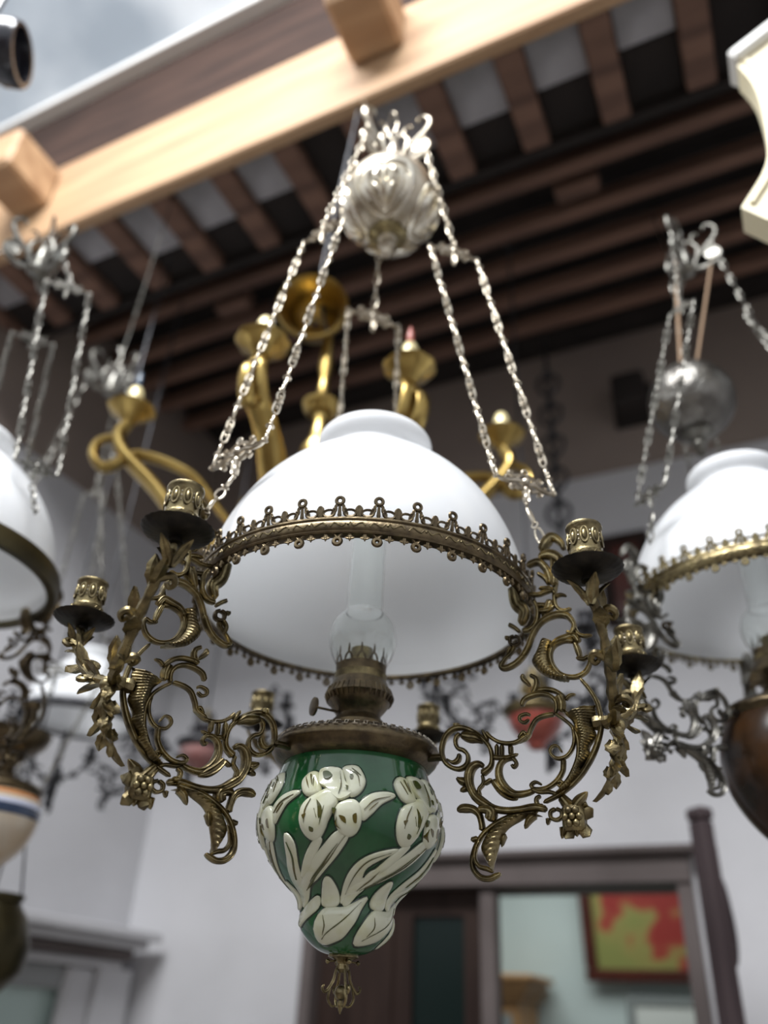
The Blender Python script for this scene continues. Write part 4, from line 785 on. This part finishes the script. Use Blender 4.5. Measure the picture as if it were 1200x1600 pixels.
far_lamp('far hanging lamp with coral red font behind the right scroll arm', W(.388, 1.905, .800), .3, font='red_font', sc=.92, arms=(170, 290, 50), rod=1.70, dark='brass', candles=True)
far_lamp('far hanging lamp with dull red font behind the left scroll arm', W(-.455, 2.20, .745), .2, font='pink_font', sc=.8, arms=(-10, 100), rod=2.0, candles=True)

# ---------------------------------------------------------------- yellow brass chandelier
ch = tag(empty('brass_chandelier', W(-.137, 1.285, 0)), 'polished yellow brass chandelier with curled candle arms, behind the green lamp', 'chandelier')
HUB = .74
colm = MB().lathe([(.004, HUB - .10), (.018, HUB - .09), (.026, HUB - .075), (.016, HUB - .055), (.030, HUB - .04), (.052, HUB), (.045, HUB + .04), (.024, HUB + .06), (.016, HUB + .10), (.022, HUB + .16), (.034, HUB + .20), (.020, HUB + .23), (.013, HUB + .27), (.018, HUB + .31), (.026, HUB + .325), (.014, HUB + .345), (.010, HUB + .39), (.016, HUB + .42), (.012, HUB + .47), (.008, HUB + .52)], 32)
put('column', colm.mesh('column', 'gold', 50), ch)
put('column_pan', MB().lathe([(.01, .300), (.026, .296), (.036, .305), (.040, .318), (.037, .319), (.02, .308)], 32, (0, 0, HUB)).mesh('column_pan', 'gold', 50), ch)
put('bell_cap', MB().lathe([(.012, .60), (.03, .598), (.050, .585), (.060, .555), (.066, .525), (.076, .505), (.073, .500), (.058, .52), (.052, .55), (.040, .575), (.012, .585)], 40, (0, 0, -.54), closed=True).xf(Matrix.Rotation(math.radians(-72), 4, 'X')).mesh('bell_cap', 'gold', 50), ch, (-.035, -.03, HUB + .545))
put('hanging_rod', MB().tube([(0, 0, HUB + .50), (-.02, -.01, HUB + .58), (-.03, -.02, HUB + .7), (.02, -.06, 2.01)], .004, 8).mesh('hanging_rod', 'iron'), ch)
def bell_pan(): return MB().lathe([(.006, -.030), (.012, -.026), (.018, -.016), (.032, -.004), (.043, .003), (.045, .007), (.041, .007), (.030, .002), (.012, -.006)], 48, lobes=8, amp=.05)
def sleeve(): return MB().lathe([(.012, -.006), (.020, -.003), (.022, .006), (.016, .011), (.017, .030), (.0155, .048), (.011, .060), (.004, .066)], 24)
def flame(): return MB().lathe([(.004, .062), (.006, .070), (.0065, .080), (.004, .095), (.0005, .106)], 14)
pm, sm_ = bell_pan().mesh('drip_pan', 'gold', 50), sleeve().mesh('candle_sleeve', 'candle', 50)
CH = [((-.505, 1.262, .998), 'blue_tip'), ((-.219, 1.018, .962), None), ((.031, 1.052, .953), 'red_tip'), ((.231, 1.309, 1.018), None), ((.02, 1.60, 1.0), None), ((-.29, 1.60, 1.0), None)]
for i, (p, tip) in enumerate(CH):
    v = Vector(p) - Vector((-.137, 1.285, 0)); z = v.z; v.z = 0; R = v.length; a = math.atan2(v.y, v.x)
    ar = empty('chandelier_arm', (0, 0, 0), (0, 0, a), ch)
    C = [(.03, 0, HUB + .01), (R * .30, 0, HUB - .035), (R * .55, 0, HUB - .01), (R * .78, 0, HUB + .085), (R * .97, 0, z - .105), (R * 1.03, 0, z - .06), (R, 0, z - .028)]
    q = cr(C, 6); put('arm_tube', MB().tube(q, [.016 + .007 * math.sin(PI * j / len(q)) for j in range(len(q))], 12, flat=.62, up=(0, 1, 0)).mesh('arm_tube', 'gold'), ar)
    C2 = [(R * 1.0, 0, z - .055), (R * 1.12, 0, z - .075), (R * 1.13, 0, z - .11), (R * 1.05, 0, z - .135), (R * .9, 0, z - .10), (R * .62, 0, z - .135), (R * .45, 0, HUB + .05), (R * .36, 0, HUB + .015)]
    q = cr(C2, 5); put('scroll_brace', MB().tube(q, [.0145 * (.6 + .4 * math.sin(PI * j / len(q))) for j in range(len(q))], 10, flat=.7, up=(0, 1, 0)).mesh('scroll_brace', 'gold'), ar)
    put('drip_pan', pm, ar, (R, 0, z)); put('candle_sleeve', sm_, ar, (R, 0, z))
    if tip: put('bulb', flame().mesh('bulb', tip), ar, (R, 0, z))

# ---------------------------------------------------------------- smaller things
def at_room(name, label, cat, u, v, z, parts_, rot=0, tilt=0, group=None):
    e = tag(empty(name, RM(u, v, z), (tilt, 0, ROOM + rot)), label, cat, group)
    for nm, mb, mm, sm in parts_: put(nm, mb.mesh(nm, mm, sm), e)
    return e
pw, ph = .57, .455
at_room('framed_picture', 'large painting of red and yellow-green in a dark red frame, in the next room', 'picture', -.755, 4.53, .235,
    [('canvas', MB().box((-pw / 2 + .05, .0, .05), (pw / 2 - .05, .012, ph - .05)), 'picture', 0),
     ('frame_rail', MB().box((-pw / 2, -.018, 0), (pw / 2, .02, .055), .008), 'pic_frame', 0), ('frame_rail', MB().box((-pw / 2, -.018, ph - .055), (pw / 2, .02, ph), .008), 'pic_frame', 0),
     ('frame_stile', MB().box((-pw / 2, -.018, .056), (-pw / 2 + .06, .02, ph - .056), .008), 'pic_frame', 0), ('frame_stile', MB().box((pw / 2 - .06, -.018, .056), (pw / 2, .02, ph - .056), .008), 'pic_frame', 0)], tilt=.12)
at_room('wooden_cabinet', 'orange-tan wooden cabinet top with stepped cornice, seen low through the doorway', 'cabinet', -1.42, 4.40, -1.6,
    [('body', MB().box((-.17, -.16, 0), (.12, .16, 1.74), .006), 'tan_wood', 0), ('cornice', MB().box((-.20, -.19, 1.74), (.15, .16, 1.775), .006).box((-.225, -.215, 1.775), (.18, .16, 1.815), .008).box((-.25, -.24, 1.815), (.21, .16, 1.84), .006), 'tan_wood', 0),
     ('door', MB().box((-.14, -.18, .1), (.09, -.16, 1.68), .006), 'grey_paint', 0)])
at_room('white_print', 'pale print in a grey frame hung under the large painting', 'picture', -.62, 4.57, -.19,
    [('frame', MB().box((-.25, -.012, -.02), (.25, .02, .02), .004).box((-.25, -.012, .335), (.25, .02, .375), .004).box((-.25, -.012, .021), (-.215, .02, .334), .004).box((.215, -.012, .021), (.25, .02, .334), .004), 'grey_paint', 0), ('print', MB().box((-.214, .0, .021), (.214, .012, .334)), 'white_paint', 0)])
at_room('framed_picture', 'small dark brown framed panel on the white wall behind the right lamp', 'picture', -.345, 2.58, 1.17,
    [('frame', MB().box((-.085, -.02, 0), (.085, .018, .035), .005).box((-.085, -.02, .305), (.085, .018, .34), .005).box((-.085, -.02, .036), (-.05, .018, .304), .005).box((.05, -.02, .036), (.085, .018, .304), .005), 'dark_door', 0), ('panel', MB().box((-.049, -.005, .036), (.049, .014, .304)), 'pic_frame', 0)])
at_room('wall_bracket', 'small dark wooden block high on the brown upper wall beside the grey ball', 'bracket', -.24, 2.55, 1.99, [('block', MB().box((-.06, -.10, 0), (.06, .034, .15), .012), 'dark_board', 0), ('back_plate', MB().box((-.075, .02, -.02), (.075, .036, .17), .004), 'dark_board', 0)])
# dark post standing before the doorway
pe = tag(empty('wooden_post', W(.808, 2.06, -1.6)), 'tall dark wooden post standing in front of the doorway on the right', 'post'); pe.rotation_euler = (0, 0, .35)
put('shaft', MB().box((-.019, -.026, 0), (.019, .026, 2.06), .006).mesh('shaft', 'post', 0), pe); put('bead_moulding', MB().box((.006, -.031, .05), (.013, -.024, 2.0), .003).mesh('bead_moulding', 'post', 0), pe)
put('cap', MB().box((-.022, -.029, 2.06), (.022, .029, 2.09), .007).mesh('cap', 'post', 0), pe); put('foot', MB().box((-.11, -.09, 0), (.11, .09, .03), .008).mesh('foot', 'post', 0), pe)
put('scroll_ear', MB().prism([(x, z) for x, z in cr([(.017, 1.74), (.036, 1.76), (.044, 1.81), (.041, 1.87), (.033, 1.92), (.017, 1.95)], 4)], -.012, .012).mesh('scroll_ear', 'post', 0), pe)
# black spotlight in the upper left corner
se = tag(empty('spotlight', W(-.835, .873, 1.560), (0, 0, .1)), 'black cylinder spotlight under the roof in the upper left corner', 'spotlight')
put('housing', MB().lathe([(.02, -.09), (.050, -.088), (.058, -.07), (.058, .05), (.062, .055), (.062, .085), (.058, .092), (.050, .092), (.046, .07), (.002, .062)], 40).xf(Matrix.Rotation(PI / 2, 4, 'Y')).mesh('housing', 'black', 40), se)
put('bezel', MB().torus((0, 0, .06), .059, .004, 'z', 40, 6).xf(Matrix.Rotation(PI / 2, 4, 'Y')).mesh('bezel', 'black'), se)
put('stem', MB().tube([(0, 0, .055), (0, 0, .55), (.10, .30, 1.25), (.10, .30, 1.46)], .008, 8).mesh('stem', 'black'), se)
# cream scooped board at the right edge
ce = tag(empty('hanging_board', RM(.16, .95, 1.05), (0, 0, ROOM)), 'cream painted board with a scooped side hanging at the upper right edge', 'board')
side = cr([(.010, .400), (.022, .34), (.024, .28), (.018, .20), (.002, .12), (-.047, .044)], 5)
put('scooped_panel', MB().prism([(.30, .60), (.071, .462)] + side + [(-.017, .0), (.30, -.03)], 0, .05).mesh('scooped_panel', 'cream_paint', 0), ce)
put('edge_bead', MB().tube([(x + .016, -.002, z) for x, z in side], .005, 6).mesh('edge_bead', 'cream_paint'), ce)
put('top_rail', MB().box((.0, -.015, .0), (.16, .055, .03), .006).xf(Matrix.Translation((.012, 0, .405)) @ Matrix.Rotation(-math.atan2(.14, .23), 4, 'Y')).mesh('top_rail', 'white_paint', 0), ce)
put('hanger', MB().tube([(.22, .025, .52), (.22, .08, .955)], .006, 8).mesh('hanger', 'iron'), ce)
# bronze pot at the lower left edge
ue = tag(empty('bronze_pot', W(-.742, 1.83, .02)), 'dark bronze hanging pot low at the left edge in front of the window cornice', 'pot')
put('bowl', MB().lathe([(.002, 0), (.05, .005), (.082, .04), (.088, .085), (.070, .135), (.050, .16), (.054, .172), (.046, .172), (.042, .16), (.06, .13), (.076, .085), (.07, .045), (.002, .014)], 40).mesh('bowl', 'bronze', 50), ue)
put('rim', MB().torus((0, 0, .172), .051, .005, 'z', 32, 6).mesh('rim', 'bronze'), ue)
for k in range(3): put('hanger', MB().tube([(.05 * math.cos(k * 2.1), .05 * math.sin(k * 2.1), .172), (0, 0, .42)], .0025, 6).mesh('hanger', 'iron'), ue)
put('hanger_rod', MB().tube([(0, 0, .42), (0, 0, 2.36)], .003, 6).mesh('hanger_rod', 'iron'), ue)
# dark iron ornament hanging in front of the upper wall
ie = tag(empty('iron_ornament', RM(-.515, 2.36, 1.42), (0, 0, ROOM)), 'narrow dark iron scroll ornament hanging against the brown upper wall', 'ornament')
for k in range(5):
    z = .10 + .145 * k
    for s in (-1, 1): put('scroll', MB().stroke([(0, z - .07, .012), (s * .030, z - .04, .014), (s * .040, z, .014), (s * .022, z + .03, .012), (s * .010, z + .01, .009)], .012).mesh('scroll', 'iron'), ie)
    put('boss', MB().ball((0, 0, z + .045), .016, 12, 8).mesh('boss', 'iron'), ie)
put('rod', MB().tube([(0, 0, .0), (0, 0, 1.03)], .008, 8).mesh('rod', 'iron'), ie)
